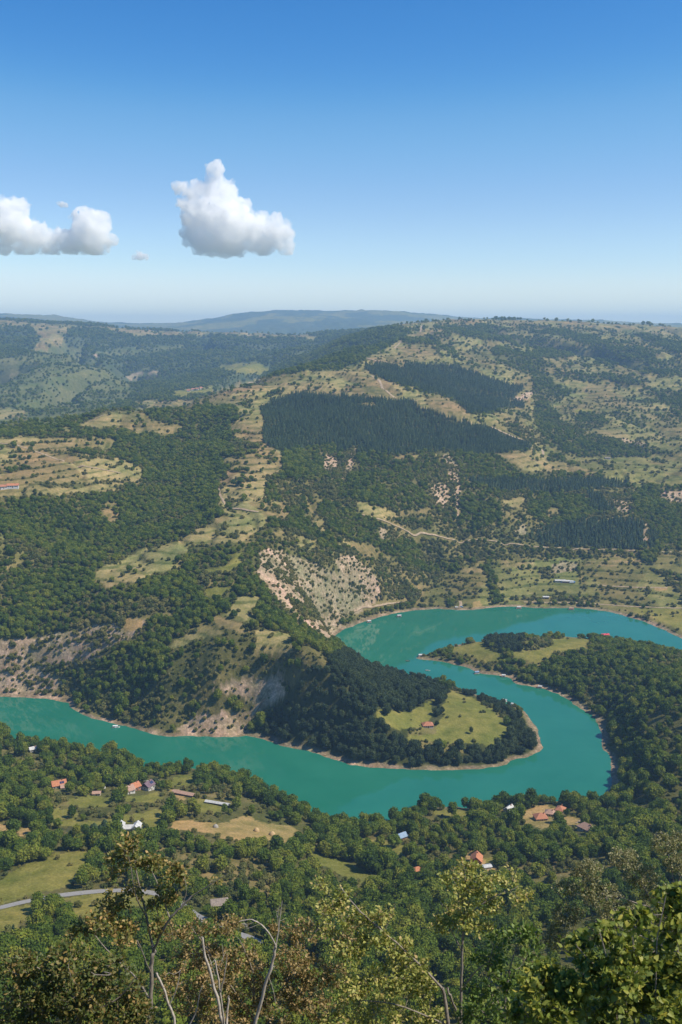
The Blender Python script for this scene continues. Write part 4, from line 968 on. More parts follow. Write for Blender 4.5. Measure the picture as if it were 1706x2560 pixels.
K1 = crop(60, 1900, 400 / 1568)
def k1(x, y): return tuple(K1(x, y)[0])
def c6(x, y): return tuple(C6(x, y)[0])
def c8(x, y): return tuple(C8(x, y)[0])
def c4(x, y): return tuple(C4(x, y)[0])
def c5(x, y): return tuple(C5(x, y)[0])
HG = "houses scattered around the reservoir"
house("house", *k1(345, 262), 11, 9, 3.0, 2.6, False, 24, m_white, m_tileo, "orange-tiled house with roof solar panel, farthest left on the near bank", "house", HG, solar=True,
      wing=[(9, 6, 2.6, 1.8, False, -7.5, 2.0, 0, m_cream, m_tile), (5, 5, 2.4, 1.5, False, 3, -6, 0, m_cream, m_tilep)])
house("shed", *k1(715, 345), 6, 4.5, 2.2, 1.0, False, 6, m_cream, m_tilep, "small orange-roofed garden shed with pale patio walls behind it", "shed", HG, chimney=False)
house("shed", *k1(905, 340), 4.5, 3.5, 2.0, .9, False, 10, m_cream, m_tileo, "tiny orange-roofed shed beside the brown-roofed house", "shed", HG, chimney=False)
house("house", *k1(1015, 322), 10, 8, 3.2, 2.8, False, 40, m_white, m_tilep, "brown-pink roofed house on the near bank, left of the solar white house", "house", HG)
house("house", *k1(1088, 290), 7, 8, 3.6, 2.6, False, 48, m_brick, m_tileo, "bright orange roofed house wedged behind the brown-pink roofed one", "house", HG)
house("house", *k1(1218, 292), 8.5, 8, 4.6, 2.8, False, 62, m_white, m_roofd, "white two-storey house with plum roof and solar panels", "house", HG, solar=True)
house("barn", *k1(1025, 690), 10, 5.5, 2.6, 1.6, False, 4, m_white, m_roofw, "white-roofed barn with two gabled ends below the meadows", "barn", HG, clear=10,
      wing=[(8, 5.0, 3.4, 2.0, False, -5.6, .8, 90, m_white, m_roofw), (8, 5.0, 3.4, 2.0, False, 6.0, -.6, 82, m_white, m_roofw)], chimney=False)
house("shed", *c5(845, 640), 19, 4.2, 2.2, 1.0, False, -22, m_wood, m_tilep, "long low brown-roofed shed beside the meadow lane", "shed", HG, chimney=False, clear=7)
house("shed", *c5(1000, 684), 20, 3.0, 1.9, .8, False, -18, m_wood, m_roofw, "long narrow pale-roofed shelter among bushes near the water", "shed", HG, chimney=False, clear=7)
house("cabin", 549, 2266, 9, 6.5, 2.6, 2.2, False, 12, m_wood, m_roofg, "old grey-shingled wooden cabin above the asphalt road", "cabin", HG, chimney=False)
house("hut", 567, 2278, 2.6, 2.4, 1.6, .8, False, 20, m_white, m_tileo, "tiny orange-roofed hut below the grey wooden cabin", "hut", HG, chimney=False, openings=False)
house("house", *c8(622, 138), 8.5, 7.5, 2.8, 3.2, False, 78, m_wood, m_tileo, "steep orange gabled house in a yard with white sheds in front", "house", HG, clear=8)
house("shed", *c8(642, 172), 4.5, 3.2, 2.0, .5, False, 8, m_white, m_roofw, "white flat shed in front of orange gabled house, left of the pair", "shed", HG, chimney=False, openings=False, clear=3)
house("shed", *c8(672, 170), 5.0, 3.4, 2.2, .5, False, 14, m_white, m_roofw, "white flat shed in front of orange gabled house, right of the pair", "shed", HG, chimney=False, openings=False, clear=3)
house("hut", *c8(348, 186), 5.5, 4.5, 2.4, 1.6, True, 20, m_white, m_tileo, "small orange hip-roofed hut alone in the trees", "hut", HG, chimney=False)
house("farmhouse", *c6(916, 752), 9.5, 8.5, 2.8, 2.8, True, 8, m_cream, m_tile, "red hip-roofed farmhouse, largest of the three in the clearing", "house", HG, clear=9)
house("farmhouse", *c6(960, 732), 7.5, 6.5, 2.8, 2.3, True, -18, m_cream, m_tilep, "pale red hip-roofed farmhouse, middle of the three in the clearing", "house", HG)
house("farmhouse", *c6(1008, 716), 7.5, 6.5, 2.8, 2.3, True, 60, m_cream, m_tile, "red hip-roofed farmhouse half hidden by trees, uppermost of the three", "house", HG, clear=5)
house("farmhouse", *c6(1132, 803), 13, 8, 2.8, 3.0, True, -52, m_cream, m_tilep, "long pale-tiled farmhouse with a lower red wing", "house", HG, clear=9,
      wing=[(13, 5, 2.4, 1.3, False, 7.2, 8.0, 52, m_cream, m_tile)])
house("house", *c6(772, 718), 8, 6, 3.0, 2.4, False, 50, m_white, m_roofw, "white-roofed house near the water, left of the red farmhouses", "house", HG)
house("cabin", 1005, 2098, 6.5, 5.5, 3.0, 2.2, False, 35, m_brick, m_roofb, "blue sheet-roofed cabin tucked in dark trees by a small meadow", "cabin", HG, chimney=False)
house("hut", *c6(398, 325), 10, 7.5, 2.6, 2.4, True, 6, m_cream, m_tile, "red hip-roofed hut alone on the peninsula meadow", "hut", HG)
house("house", *c4(1213, 728), 10, 8, 3.4, 3.0, False, 12, m_white, m_pink, "crimson-roofed house on the wooded promontory across the water", "house", HG)
house("shed", *c4(1006, 470), 15, 6, 2.6, 1.0, False, -3, m_cream, m_roofw, "white-roofed long shed in the valley fields, left of two", "shed", HG, chimney=False)
house("shed", *c4(1034, 472), 11, 6, 2.4, 1.0, False, -3, m_brick, m_roofw, "white-roofed shed in the valley fields next to the blue truck", "shed", HG, chimney=False)
house("shed", *c4(941, 545), 8.5, 5, 2.6, .8, False, -3, m_wood, m_roofw, "small white-roofed shed by the far shore lane", "shed", HG, chimney=False)
house("farmhouse", 10, 1221, 8.5, 7, 3.0, 2.0, False, 20, m_white, m_tile, "small white farmhouse at the left edge on the terraced slope", "house", HG)
house("farmhouse", 33, 1219, 15, 8, 3.2, 2.2, False, 10, m_white, m_tileo, "long red-roofed farmhouse on the terraced slope far left", "house", HG)
house("house", 84, 1878, 7, 6, 3.0, 1.6, False, 30, m_white, m_roofw, "white house in trees at the left arm's near shore", "house", HG)
house("shed", 1519, 1148, 12, 6, 2.6, 1.2, False, 0, m_cream, m_roofg, "lone grey shed on the right-hand valley side", "shed", HG, chimney=False)
for i, (x, y, w_, a) in enumerate(((888, 397, 12, 10), (905, 396, 13, -8), (924, 391, 10, 30), (868, 403, 10, 0))):
    house("village_house", *C1(x, y)[0], w_, 9, 4, 4, False, a, m_white, m_tile, "distant red-roofed house in the side valley village", "house", "houses of the far side-valley village", clear=26, chimney=False, openings=False)

# patio, field wall and cypresses by the near-bank houses
for x, y, w_, a in ((770, 290, 8, 70), (1235, 210, 14, 10)):
    p = hit(*k1(x, y)); V, Fc = boxm(-w_ / 2, w_ / 2, -.2, .2, -.6, .9)
    tag(link("garden_wall", mesh_np("garden_wall", V, Fc, [m_white]), None, p, R(a)), "low white garden wall %s" % ("beside the small garden shed" if x < 1000 else "behind the white solar house"), "wall"); CLEAR.append((p[0], p[1], 5))
for i in range(6):
    p = hit(*k1(1248 + i * 13, 226 + (i % 2) * 2)); CLEAR.append((p[0], p[1], 1.5))
    e = empty("cypress", p); e.scale = (.42, .42, .42); tag(e, "slim dark cypress in the row beside the white solar house", "tree", "cypress row")
    link("crown", PINE[i % 4][0], e); link("trunk", PINE[i % 4][1], e)

# haystacks
m_hay = mottled("hay", (.36, .24, .11), (.50, .36, .19), 3.0, bump=.4); m_hayg = mottled("old_hay", (.26, .24, .21), (.38, .35, .31), 3.0, bump=.4)
def haystack(px, py, r0, hh, m, label, seed):
    r = np.random.default_rng(seed); p = hit(px, py); k, rings = 16, [(1.0, -.3), (1.06, .35), (.98, .8), (.78, 1.15), (.5, 1.45), (.22, 1.66)]
    V = [(r0 * q * (1 + .07 * r.normal()) * math.cos(j * 2 * math.pi / k), r0 * q * (1 + .07 * r.normal()) * math.sin(j * 2 * math.pi / k), zz * hh / 1.75) for q, zz in rings for j in range(k)] + [(0, 0, hh)]
    Fc = [(a * k + j, a * k + (j + 1) % k, (a + 1) * k + (j + 1) % k, (a + 1) * k + j) for a in range(len(rings) - 1) for j in range(k)] + [((len(rings) - 1) * k + j, (len(rings) - 1) * k + (j + 1) % k, len(rings) * k) for j in range(k)]
    e = empty("haystack", p); tag(e, label, "haystack", "haystacks on the mown field")
    part("heap", (np.array(V), Fc), m, e, True); part("pole", (lambda q: (q[0], [tuple(f) for f in q[1]]))(tube([(0, 0, 0), (.03, 0, hh + .7)], [.06, .04], 5)), m_wood, e); CLEAR.append((p[0], p[1], r0 + 3))
haystack(*c5(1180, 806), 1.9, 2.9, m_hay, "golden haystack on the mown field, left of the two golden ones", 1)
haystack(*c5(1252, 824), 2.1, 3.1, m_hay, "golden haystack on the mown field, nearest the field's right corner", 2)
haystack(*c5(992, 788), 1.7, 2.5, m_hayg, "grey weathered haystack on the mown field", 3)

# ------------------------------------------------------------------ boats, rafts, vehicles
m_hull = mottled("white_gelcoat", (.70, .70, .68), (.80, .80, .78), .5, rough=.35); m_hulld = mottled("dark_hull", (.06, .06, .055), (.12, .11, .10), 1.0)
m_deck = mottled("deck_boards", (.20, .16, .12), (.32, .27, .21), 1.5); m_float = mottled("float_drums", (.08, .14, .25), (.14, .2, .3), 1.0); m_tyre, *_ = mat("rubber", (.02, .02, .02), .8)
m_red = mottled("red_paint", (.45, .05, .05), (.55, .09, .08), .8); m_blue = mottled("blue_paint", (.12, .24, .42), (.2, .34, .52), .8)
def wpos(px, py):
    u, w = (float(q) for q in ray(px, py)); D = -H / w; return np.array([u * D, D, 0.0])
def hull_geo(L, W, hh):
    st = np.linspace(0, 1, 9); V = []
    for t in st:
        half = W / 2 * (1 - max(0, (t - .45) / .55) ** 2.2) * (.86 + .14 * min(1, t * 4)); top = hh * (1 + .35 * t ** 2); x = (t - .5) * L
        V += [(x, -half, top), (x, -half * .72, .05), (x, 0, -.25), (x, half * .72, .05), (x, half, top)]
    Fc = []
    for i in range(8):
        for j in range(4): Fc.append((i * 5 + j, i * 5 + j + 1, i * 5 + j + 6, i * 5 + j + 5))
    Fc += [(0, 4, 3, 2, 1)]
    dk = [(i * 5, i * 5 + 5, i * 5 + 9, i * 5 + 4) for i in range(8)]
    V2 = np.array(V); V3 = V2.copy(); V3[0::5, 2] -= .18; V3[4::5, 2] -= .18
    return (V2, Fc), (V3, dk)
def boat(px, py, L, W, rot, mh, label, cabin=True, name="boat"):
    e = empty(name, wpos(px, py), R(rot)); tag(e, label, "boat", "boats on the reservoir")
    hg, dg = hull_geo(L, W, .65); part("hull", hg, mh, e); part("deck", dg, m_deck, e)
    if cabin:
        cb = part("cabin", boxm(-L * .15, L * .2, -W * .32, W * .32, .45, 1.7), m_hull, e)
        part("windscreen", boxm(L * .2 + .01, L * .2 + .06, -W * .28, W * .28, 1.05, 1.6), m_glass, cb); part("canopy", boxm(-L * .36, L * .26, -W * .4, W * .4, 1.95, 2.05), m_hull, e)
        for sx in (-1, 1): part("canopy_post", boxm(-L * .33, -L * .33 + .08, sx * W * .36 - .04, sx * W * .36 + .04, .4, 1.95), m_hull, e)
        part("canopy_post", boxm(L * .1, L * .1 + .08, -.04, .04, 1.7, 1.95), m_hull, e)
    else:
        for sx in (-.22, .12): part("bench", boxm(sx * L, sx * L + .25, -W * .36, W * .36, .42, .5), m_deck, e)
        part("outboard_motor", boxm(-L * .5 - .3, -L * .5 + .02, -.15, .15, .1, .95), m_hulld, e)
def raft(px, py, w, d, rot, mw, mr, label):
    e = empty("raft_house", wpos(px, py), R(rot)); e.scale = (.8, .8, .8); tag(e, label, "raft house", "raft houses moored along the shore")
    part("deck", boxm(-w / 2, w / 2, -d / 2, d / 2, .35, .5), m_deck, e)
    for sy in (-.36, 0, .36):
        t = tube([(-w / 2, sy * d, .12), (0, sy * d, .12), (w / 2, sy * d, .12)], [.28] * 3, 8); part("float", (t[0], [tuple(f) for f in t[1]]), m_float, e)
    part("wall", boxm(-w * .3, w * .4, -d * .28, d * .36, .5, 2.6), mw, e); V, Fc = roof_geo(w * .72, d * .68, 2.6, .9, False, .4, .12); V[:, 0] += w * .05; V[:, 1] += d * .04; part("roof", (V, Fc), mr, e)
    part("door", boxm(-.4, .4, -d * .28 - .05, -d * .28 + .04, .5, 2.3), m_door, e)
    for sx in (-.2, .26): part("window", boxm(sx * w - .4, sx * w + .4, -d * .28 - .04, -d * .28 + .04, 1.3, 2.1), m_glass, e)
    for q in (-.48, -.16, .16, .48): part("railing_post", boxm(q * w - .05, q * w + .05, -d * .5 + .05, -d * .5 + .15, .5, 1.4), m_hull, e)
    part("rail", boxm(-w * .49, w * .49, -d * .5 + .06, -d * .5 + .14, 1.4, 1.48), m_hull, e)
boat(290, 1819, 7.5, 2.6, 12, m_hull, "white cabin boat moored along the left arm's stony shore", True, "cabin_boat")
boat(1020, 1653, 4.6, 1.5, -12, m_hulld, "dark rowing boat heading past the promontory's tip", False, "rowing_boat")
boat(1070, 1677, 5.0, 1.7, -10, m_hull, "small white motorboat in the channel between peninsula and promontory", False, "motorboat")
raft(1052, 1641, 8, 6, 5, m_white, m_roofw, "white-roofed raft house at the promontory's tip")
raft(1192, 1684, 7, 5, 8, m_white, m_roofb, "white raft house with blue roof under the promontory trees")
raft(1259, 1692, 6, 4, -6, m_cream, m_roofw, "pale raft house at the brown bank right of the blue-roofed raft")
raft(1350, 1720, 6, 4, -14, m_wood, m_roofw, "wooden raft house at the end of the bare brown bank")
raft(1262, 1754, 6, 4, -32, m_white, m_roofw, "white raft house behind the peninsula trees, nearer the promontory of two")
raft(1282, 1764, 5, 4, -40, m_white, m_roofw, "white raft house behind the peninsula trees, nearer the point of two")
raft(998, 1542, 8, 5, 8, m_wood, m_roofw, "dark-walled raft house on the far reach's left shore")
raft(923, 1556, 7, 5, 12, m_wood, m_roofw, "dark-walled raft house nearest the stony slope's corner")
raft(1297, 1521, 9, 5, 0, m_red, m_roofw, "red-walled raft house on the far shore")
raft(1428, 1524, 10, 5, 0, m_wood, m_tilep, "brown raft house on the far shore below the valley fields")
raft(976, 2062, 7, 5, 20, m_white, m_roofw, "white raft house at the nearest bend of the water")

def vehicle(px, py, L, W, hh, rot, mb, label, truck=False, dmin=230):
    p = hit(px, py, dmin); e = empty("truck" if truck else "car", p, R(rot)); tag(e, label, "truck" if truck else "car")
    CLEAR.append((p[0], p[1], L))
    if truck:
        part("cargo_box", boxm(-L / 2, L * .22, -W / 2, W / 2, .9, hh), m_hull, e); cb = part("cab", boxm(L * .25, L / 2, -W / 2, W / 2, .5, hh * .78), mb, e)
        part("windscreen", boxm(L / 2 + .01, L / 2 + .05, -W * .42, W * .42, hh * .45, hh * .7), m_glass, cb)
    else:
        prof = [(-.5, .3), (.5, .3), (.5, .75), (.28, .9), (.14, 1.42), (-.3, 1.42), (-.48, .95)]
        V = [(x * L, s * W / 2 * (.86 if z > 1.2 else 1), z * hh / 1.45) for s in (-1, 1) for x, z in prof]
        bd = part("body", (np.array(V), [tuple(range(7))[::1], tuple(range(13, 6, -1))] + [(j, j + 7, (j + 1) % 7 + 7, (j + 1) % 7) for j in range(7)]), mb, e)
        part("window", boxm(-.26 * L, .14 * L, -W / 2 - .01, W / 2 + .01, hh * .66, hh * .92), m_glass, bd)
    for sx in (-.31, .31):
        for sy in (-1, 1):
            t = tube([(sx * L, sy * W * .5 - .1, .33), (sx * L, sy * W * .5, .33), (sx * L, sy * W * .5 + .1, .33)], [.33] * 3, 10)
            part("wheel", (t[0], [tuple(f) for f in t[1]] + [tuple(range(10))[::-1], tuple(range(20, 30))]), m_tyre, e)
vehicle(1431, 1458, 8, 2.6, 3.4, 0, m_blue, "blue and white truck parked at the valley sheds", True)
vehicle(1142, 1519.5, 4.4, 1.8, 1.5, 20, m_hull, "white car parked at the far shore landing, left of two")
vehicle(1154, 1518.5, 4.4, 1.8, 1.5, -15, m_blue, "blue car parked at the far shore landing, right of two")

# single trees that stand apart
def lone(px, py, kind, s, sz, label):
    p = hit(px, py); cm, tm, _ = {'o': OAK, 'b': BROAD, 'p': PINE}[kind][int(px) % 4]
    e = empty("lone_tree", p, px * .37); e.scale = (s, s, sz); tag(e, label, "tree"); link("crown", cm, e); link("trunk", tm, e); CLEAR.append((p[0], p[1], 3.2 * s + 1.5))
lone(1178, 1835, 'o', .42, .78, "narrow lone tree in the middle of the peninsula meadow")
lone(967, 1788, 'o', 1.0, .95, "rounded dark oak standing out at the meadow's wooded upper edge")
lone(986, 2118, 'b', 1.15, .95, "rounded light green tree alone in the small riverside meadow")
lone(1285, 2150, 'b', 1.1, .85, "rounded tree in the grass right of the orange gabled house")
lone(36, 2354, 'p', .8, .7, "slim dark conifer standing in the meadow below the road")

# ------------------------------------------------------------------ planting
PLANTS = plant()
KINDS_ = {'broad': ("broadleaf_tree", BROAD, 1.0), 'oak': ("oak_tree", OAK, 1.0), 'pine': ("pine_tree", PINE, 1.0), 'bush': ("shrub", BUSH, 1.0)}
def where_tree(px, py, kind):
    if kind == 'broad':
        if py > 2300: return "leafy green tree at the foot of the viewpoint, behind the foreground branches"
        if px < 560: return "round green tree among the meadows and road on the near bank" if py > 2080 else "round green tree between the red-roofed houses and the teal water"
        if px < 1120: return "round green tree in the woods sloping to the water's nearest bend"
        return "round green tree in the woods around the hip-roofed farmhouses" if py < 2180 else "round green tree in the dark thicket behind the yellow-green foreground tree"
    if kind == 'oak':
        if px > 1400 or py < 1640: return "dark tree in the clump crowning the grassy promontory"
        if py > 1855: return "dark oak fringing the near shore of the hooked peninsula" if px < 1200 else "dark oak at the hooked peninsula's rounded point"
        if py < 1720: return "dark oak along the peninsula's wooded crest above the channel"
        return "dark oak on the wooded slope left of the red-roofed meadow hut" if px < 1000 else "dark oak around the edges of the peninsula meadow"
    if kind == 'pine':
        if py > 1700: return "small young conifer in the planted row by the white barn"
        if py > 1230: return "dark pine in the plantation just above the valley dirt road"
        if py > 1180: return "dark pine at the lower right spur of the hillside plantations"
        return "dark pine along the lower edge of the big hillside plantation" if py > 1090 else "dark pine high in the big plantation below the ridge"
    if py > 2200: return "low green bush on the slope around the asphalt road" if px < 700 else "low green bush in the thicket behind the foreground trees"
    if py > 1950: return "low green bush on the near bank's meadow edges" if px < 800 else "low green bush around the farmhouse clearings on the near bank"
    return "low green bush on the stony slope across the water"
GROUPS = {'broad': "trees on the near bank", 'oak': "oaks on the peninsula", 'pine': "plantation pines", 'bush': "bushes on slopes and meadow edges"}
for kind, (nm, protos, _) in KINDS_.items():
    a = PLANTS[kind]
    px, py = project(a[:, 0], a[:, 1], a[:, 2])
    inb = (px > 5) & (px < 1700) & (py < 2330) & (py > 700)
    size = a[:, 4] / a[:, 1] * (1 if kind != 'bush' else 1)
    score = np.where(inb, size, -1)
    cand = np.argsort(-score)[:1500]
    hgt = a[cand, 2] + a[cand, 4] * (10 if kind != 'bush' else 2.5)
    cand = cand[visible(a[cand, 0], a[cand, 1], hgt) & (score[cand] > 0)][:290]
    single = np.zeros(len(a), bool); single[cand] = True
    r = np.random.default_rng(8)
    for q in cand:
        x, y, z, sx, sz = a[q]; k = int(r.integers(0, len(protos))); cm, tm, _ = protos[k]
        e = empty(nm, (x, y, z), float(r.uniform(0, 6.28))); e.scale = (sx, sx, sz)
        tag(e, where_tree(px[q], py[q], kind), "bush" if kind == 'bush' else "tree", GROUPS[kind])
        link("crown" if kind != 'bush' else "foliage", cm, e); link("trunk" if kind != 'bush' else "stem", tm, e)
    rest = a[~single]
    scatter({'broad': "broadleaf_forest", 'oak': "oak_forest", 'pine': "pine_forest", 'bush': "scrub"}[kind], rest[:, :3] - np.array([0, 0, .1]), rest[:, [3, 3, 4]], protos, 5,
            {'broad': "green broadleaf woods covering the hills and banks", 'oak': "dark oak wood on the peninsula", 'pine': "dark pine plantations on the hillsides", 'bush': "scattered green scrub over slopes and terraces"}[kind])
print("TREES", {k_: len(v_) for k_, v_ in PLANTS.items()})
# ------------------------------------------------------------------ foreground trees on the viewpoint's edge
m_barkf = mottled("grey_bark", (.10, .085, .07), (.26, .225, .19), 9.0, c3=(.17, .145, .12), bump=.5)
m_barkd = mottled("bare_wood", (.24, .20, .17), (.46, .41, .36), 7.0, c3=(.34, .30, .26), bump=.4)
def fg_leaf(name, stops, trans=.3):
    m = bpy.data.materials.new(name); m.use_nodes = True
    n, l = m.node_tree.nodes, m.node_tree.links; b = n["Principled BSDF"]
    b.inputs["Roughness"].default_value = .5; b.inputs["Specular IOR Level"].default_value = .28
    g = n.new("ShaderNodeNewGeometry"); oi = n.new("ShaderNodeObjectInfo")
    ad = n.new("ShaderNodeMath"); ad.operation = 'ADD'; l.new(g.outputs["Random Per Island"], ad.inputs[0]); l.new(oi.outputs["Random"], ad.inputs[1])
    fr = n.new("ShaderNodeMath"); fr.operation = 'FRACT'; l.new(ad.outputs[0], fr.inputs[0])
    nz = noise_node(n, l, g.outputs["Position"], 1.1, 3)
    mx = nnode(n, "ShaderNodeMix"); mx.inputs[0].default_value = .45; l.new(fr.outputs[0], mx.inputs[2]); l.new(nz, mx.inputs[3])
    c = ramp(n, l, mx.outputs[0], stops); l.new(c, b.inputs["Base Color"])
    t = n.new("ShaderNodeBsdfTranslucent"); l.new(mixc(n, l, c, (1.3, 1.35, .7), 1.0, 'MULTIPLY'), t.inputs[0])
    ms = n.new("ShaderNodeMixShader"); ms.inputs[0].default_value = trans
    l.new(b.outputs[0], ms.inputs[1]); l.new(t.outputs[0], ms.inputs[2]); l.new(ms.outputs[0], n["Material Output"].inputs[0])
    return m
m_lA = fg_leaf("oak_leaves_olive", [(0.15, (0.076, 0.112, 0.033)), (0.42, (0.162, 0.178, 0.05)), (0.6, (0.324, 0.253, 0.089)), (0.8, (0.476, 0.309, 0.125))])
m_lB = fg_leaf("oak_leaves_dark", [(0.15, (0.057, 0.091, 0.026)), (0.45, (0.105, 0.13, 0.036)), (0.68, (0.211, 0.175, 0.057)), (0.85, (0.364, 0.227, 0.089))])
m_lD = fg_leaf("rusty_leaves", [(0.15, (0.103, 0.118, 0.035)), (0.35, (0.208, 0.17, 0.065)), (0.6, (0.347, 0.242, 0.108)), (0.85, (0.444, 0.317, 0.156))])
m_lE = fg_leaf("yellow_green_leaves", [(0.15, (0.131, 0.162, 0.043)), (0.4, (0.262, 0.285, 0.07)), (0.62, (0.416, 0.392, 0.117)), (0.85, (0.462, 0.308, 0.142))])
m_lF = fg_leaf("fresh_green_leaves", [(0.15, (0.066, 0.112, 0.027)), (0.5, (0.133, 0.202, 0.046)), (0.85, (0.252, 0.281, 0.074))])
m_lG = fg_leaf("grey_olive_leaves", [(0.15, (0.134, 0.143, 0.067)), (0.5, (0.269, 0.26, 0.131)), (0.85, (0.448, 0.403, 0.227))])
m_lH = fg_leaf("lilac_leaves", [(0.15, (0.092, 0.132, 0.027)), (0.45, (0.165, 0.209, 0.04)), (0.7, (0.275, 0.279, 0.053)), (0.9, (0.512, 0.42, 0.066))])

def leaf_faces(P, dirs, size, r, heart=False, up=.5):
    """folded pointed leaves: P stalk ends, dirs growth direction"""
    k = len(P); A_ = unit(dirs + .7 * r.normal(size=(k, 3)))
    N = unit(np.array([0, 0, up]) + .75 * r.normal(size=(k, 3))); S = unit(np.cross(A_, N)); N = np.cross(S, A_)
    s = size * r.uniform(.65, 1.2, (k, 1)); cup = r.uniform(.04, .22, (k, 1))
    if heart: sh = [(0, 0, 0), (-.14, .34, 1), (.22, .44, 1), (.62, .27, 1), (1.02, 0, -.5), (.62, -.27, 1), (.22, -.44, 1), (-.14, -.34, 1)]
    else: sh = [(0, 0, 0), (.3, .3, 1), (.68, .24, 1), (1.0, 0, -.4), (.68, -.24, 1), (.3, -.3, 1)]
    V = np.stack([P + s * (a * A_ + b_ * S + cup * c_ * abs(b_) * 2.2 * N - (.12 * a * a) * N) for a, b_, c_ in sh], 1)
    m_ = len(sh); V = np.concatenate([V, (P + s * (.45 * A_))[:, None]], 1)   # midrib point
    base = np.arange(k)[:, None] * (m_ + 1)
    tri = np.array([(m_, i, (i + 1) % m_) for i in range(m_)])
    return V.reshape(-1, 3), (base[:, None] + tri[None]).reshape(-1, 3), m_ + 1

def fg_tree(name, label, D, limbs, blobs, size, m, seed, bark, cover_=1.5, per=13, cat="tree", heart=False, parts=0, twig=.009, depth=.8, foliage="foliage", up=.5, bare=False):
    r = np.random.default_rng(seed)
    first = limbs[0][0][0]; b0 = at(first[0], first[1], D); gz_ = float(height(np.array([b0[0]]), np.array([D]))[0])
    root = np.array([b0[0], D, gz_ - .15]); e = empty(name, root); tag(e, label, cat)
    nodes = []; wood = Acc()
    for li, (pts, r0, r1) in enumerate(limbs):
        W = np.array([at(p[0], p[1], D + (p[2] if len(p) > 2 else 0)) for p in pts])
        if li == 0 or pts[0][1] > 2600:
            g0 = float(height(W[0:1, 0], W[0:1, 1])[0]); W = np.vstack([[W[0, 0] + .05, W[0, 1], g0 - .2], W])
        r0, r1 = r0 * .52, r1 * .62
        W = chaikin(W, False, 2); W[1:-1] += r.normal(size=W[1:-1].shape) * r1 * .5
        wood.add(tube(W, np.linspace(r0, r1, len(W)), 8)); nodes.append(W)
    tr = wood.out(); link("trunk", mesh_np("trunk", tr[0] - root, tr[1], [bark], True), e)
    NP = np.concatenate(nodes); NR = np.full(len(NP), 1.0)
    LP, LD = [], []; tw = Acc()
    cents = []
    for (px, py, rx, ry) in blobs:
        mpp = D / F; area = math.pi * rx * ry * mpp * mpp; nl = cover_ * area / (size * size * .34); nc = max(3, int(nl / per))
        q = unit(r.normal(size=(nc, 3))) * r.uniform(.25, 1.0, (nc, 1)) ** .6
        c_ = at(px, py, D + r.uniform(-.3, .3)); sz = np.array([rx * mpp, max(rx, ry) * mpp * depth, ry * mpp])
        cents.append(c_ + q * sz)
    cents = np.concatenate(cents) if cents else np.zeros((0, 3))
    if len(cents):
        order = np.argsort(np.min(np.linalg.norm(cents[:, None] - NP[None, ::3], axis=2), axis=1)); cents = cents[order]
    for c_ in cents:
        dd = np.linalg.norm(NP - c_, axis=1) + .35 * np.maximum(0, NP[:, 2] - c_[2]); j = int(np.argmin(dd)); a = NP[j]; L_ = np.linalg.norm(c_ - a)
        k = 4 if L_ < .6 else 6; t = np.linspace(0, 1, k)[:, None]
        bend = r.normal(size=3) * L_ * .10 + np.array([0, 0, -.06 * L_]); W = a * (1 - t) + c_ * t + bend * np.sin(np.pi * t) + r.normal(size=(k, 3)) * .012 * (t * (1 - t) * 4)
        rr = twig * min(2.6, max(.6, L_ / .5)); tw.add(tube(W, np.linspace(rr, twig * .3, k), 4)); NP = np.vstack([NP, W[1:]])
        s_ = r.uniform(.35, 1.05, per); b_ = np.clip((s_ * (k - 1)), 0, k - 1.001).astype(int); f = (s_ * (k - 1) - b_)[:, None]
        LP.append(W[b_] * (1 - f) + W[np.minimum(b_ + 1, k - 1)] * f + r.normal(size=(per, 3)) * size * .55); LD.append(np.tile(unit(c_ - a), (per, 1)) + np.array([0, 0, .15]))
    if tw.n: tv = tw.out(); link("twigs", mesh_np("twigs", tv[0] - root, tv[1], [bark], True), e)["kind"] = "stuff"
    if LP and not bare:
        LP, LD = np.concatenate(LP), np.concatenate(LD); V, Fc, st = leaf_faces(LP, LD, size, r, heart, up)
        if parts:
            px, py = project(LP[:, 0], LP[:, 1], LP[:, 2]); inb = (px > 10) & (px < 1700) & (py < 2555)
            big = np.argsort(np.where(inb, np.linalg.norm(LP - np.array([0, 0, H]), axis=1), 99))[:parts]
            Vr = V.reshape(-1, st, 3); tri = Fc[:len(Fc) // len(LP)]
            for q in big:
                o = link("leaf", mesh_np("leaf", Vr[q] - LP[q], tri, [m], True), e); o.location = tuple(map(float, LP[q] - root))
            keep = np.ones(len(LP), bool); keep[big] = False
            V = Vr[keep].reshape(-1, 3); Fc = (np.arange(keep.sum())[:, None, None] * st + tri[None]).reshape(-1, 3)
        link(foliage, mesh_np(foliage, V - root, Fc, [m], True), e)["kind"] = "stuff"
    return e

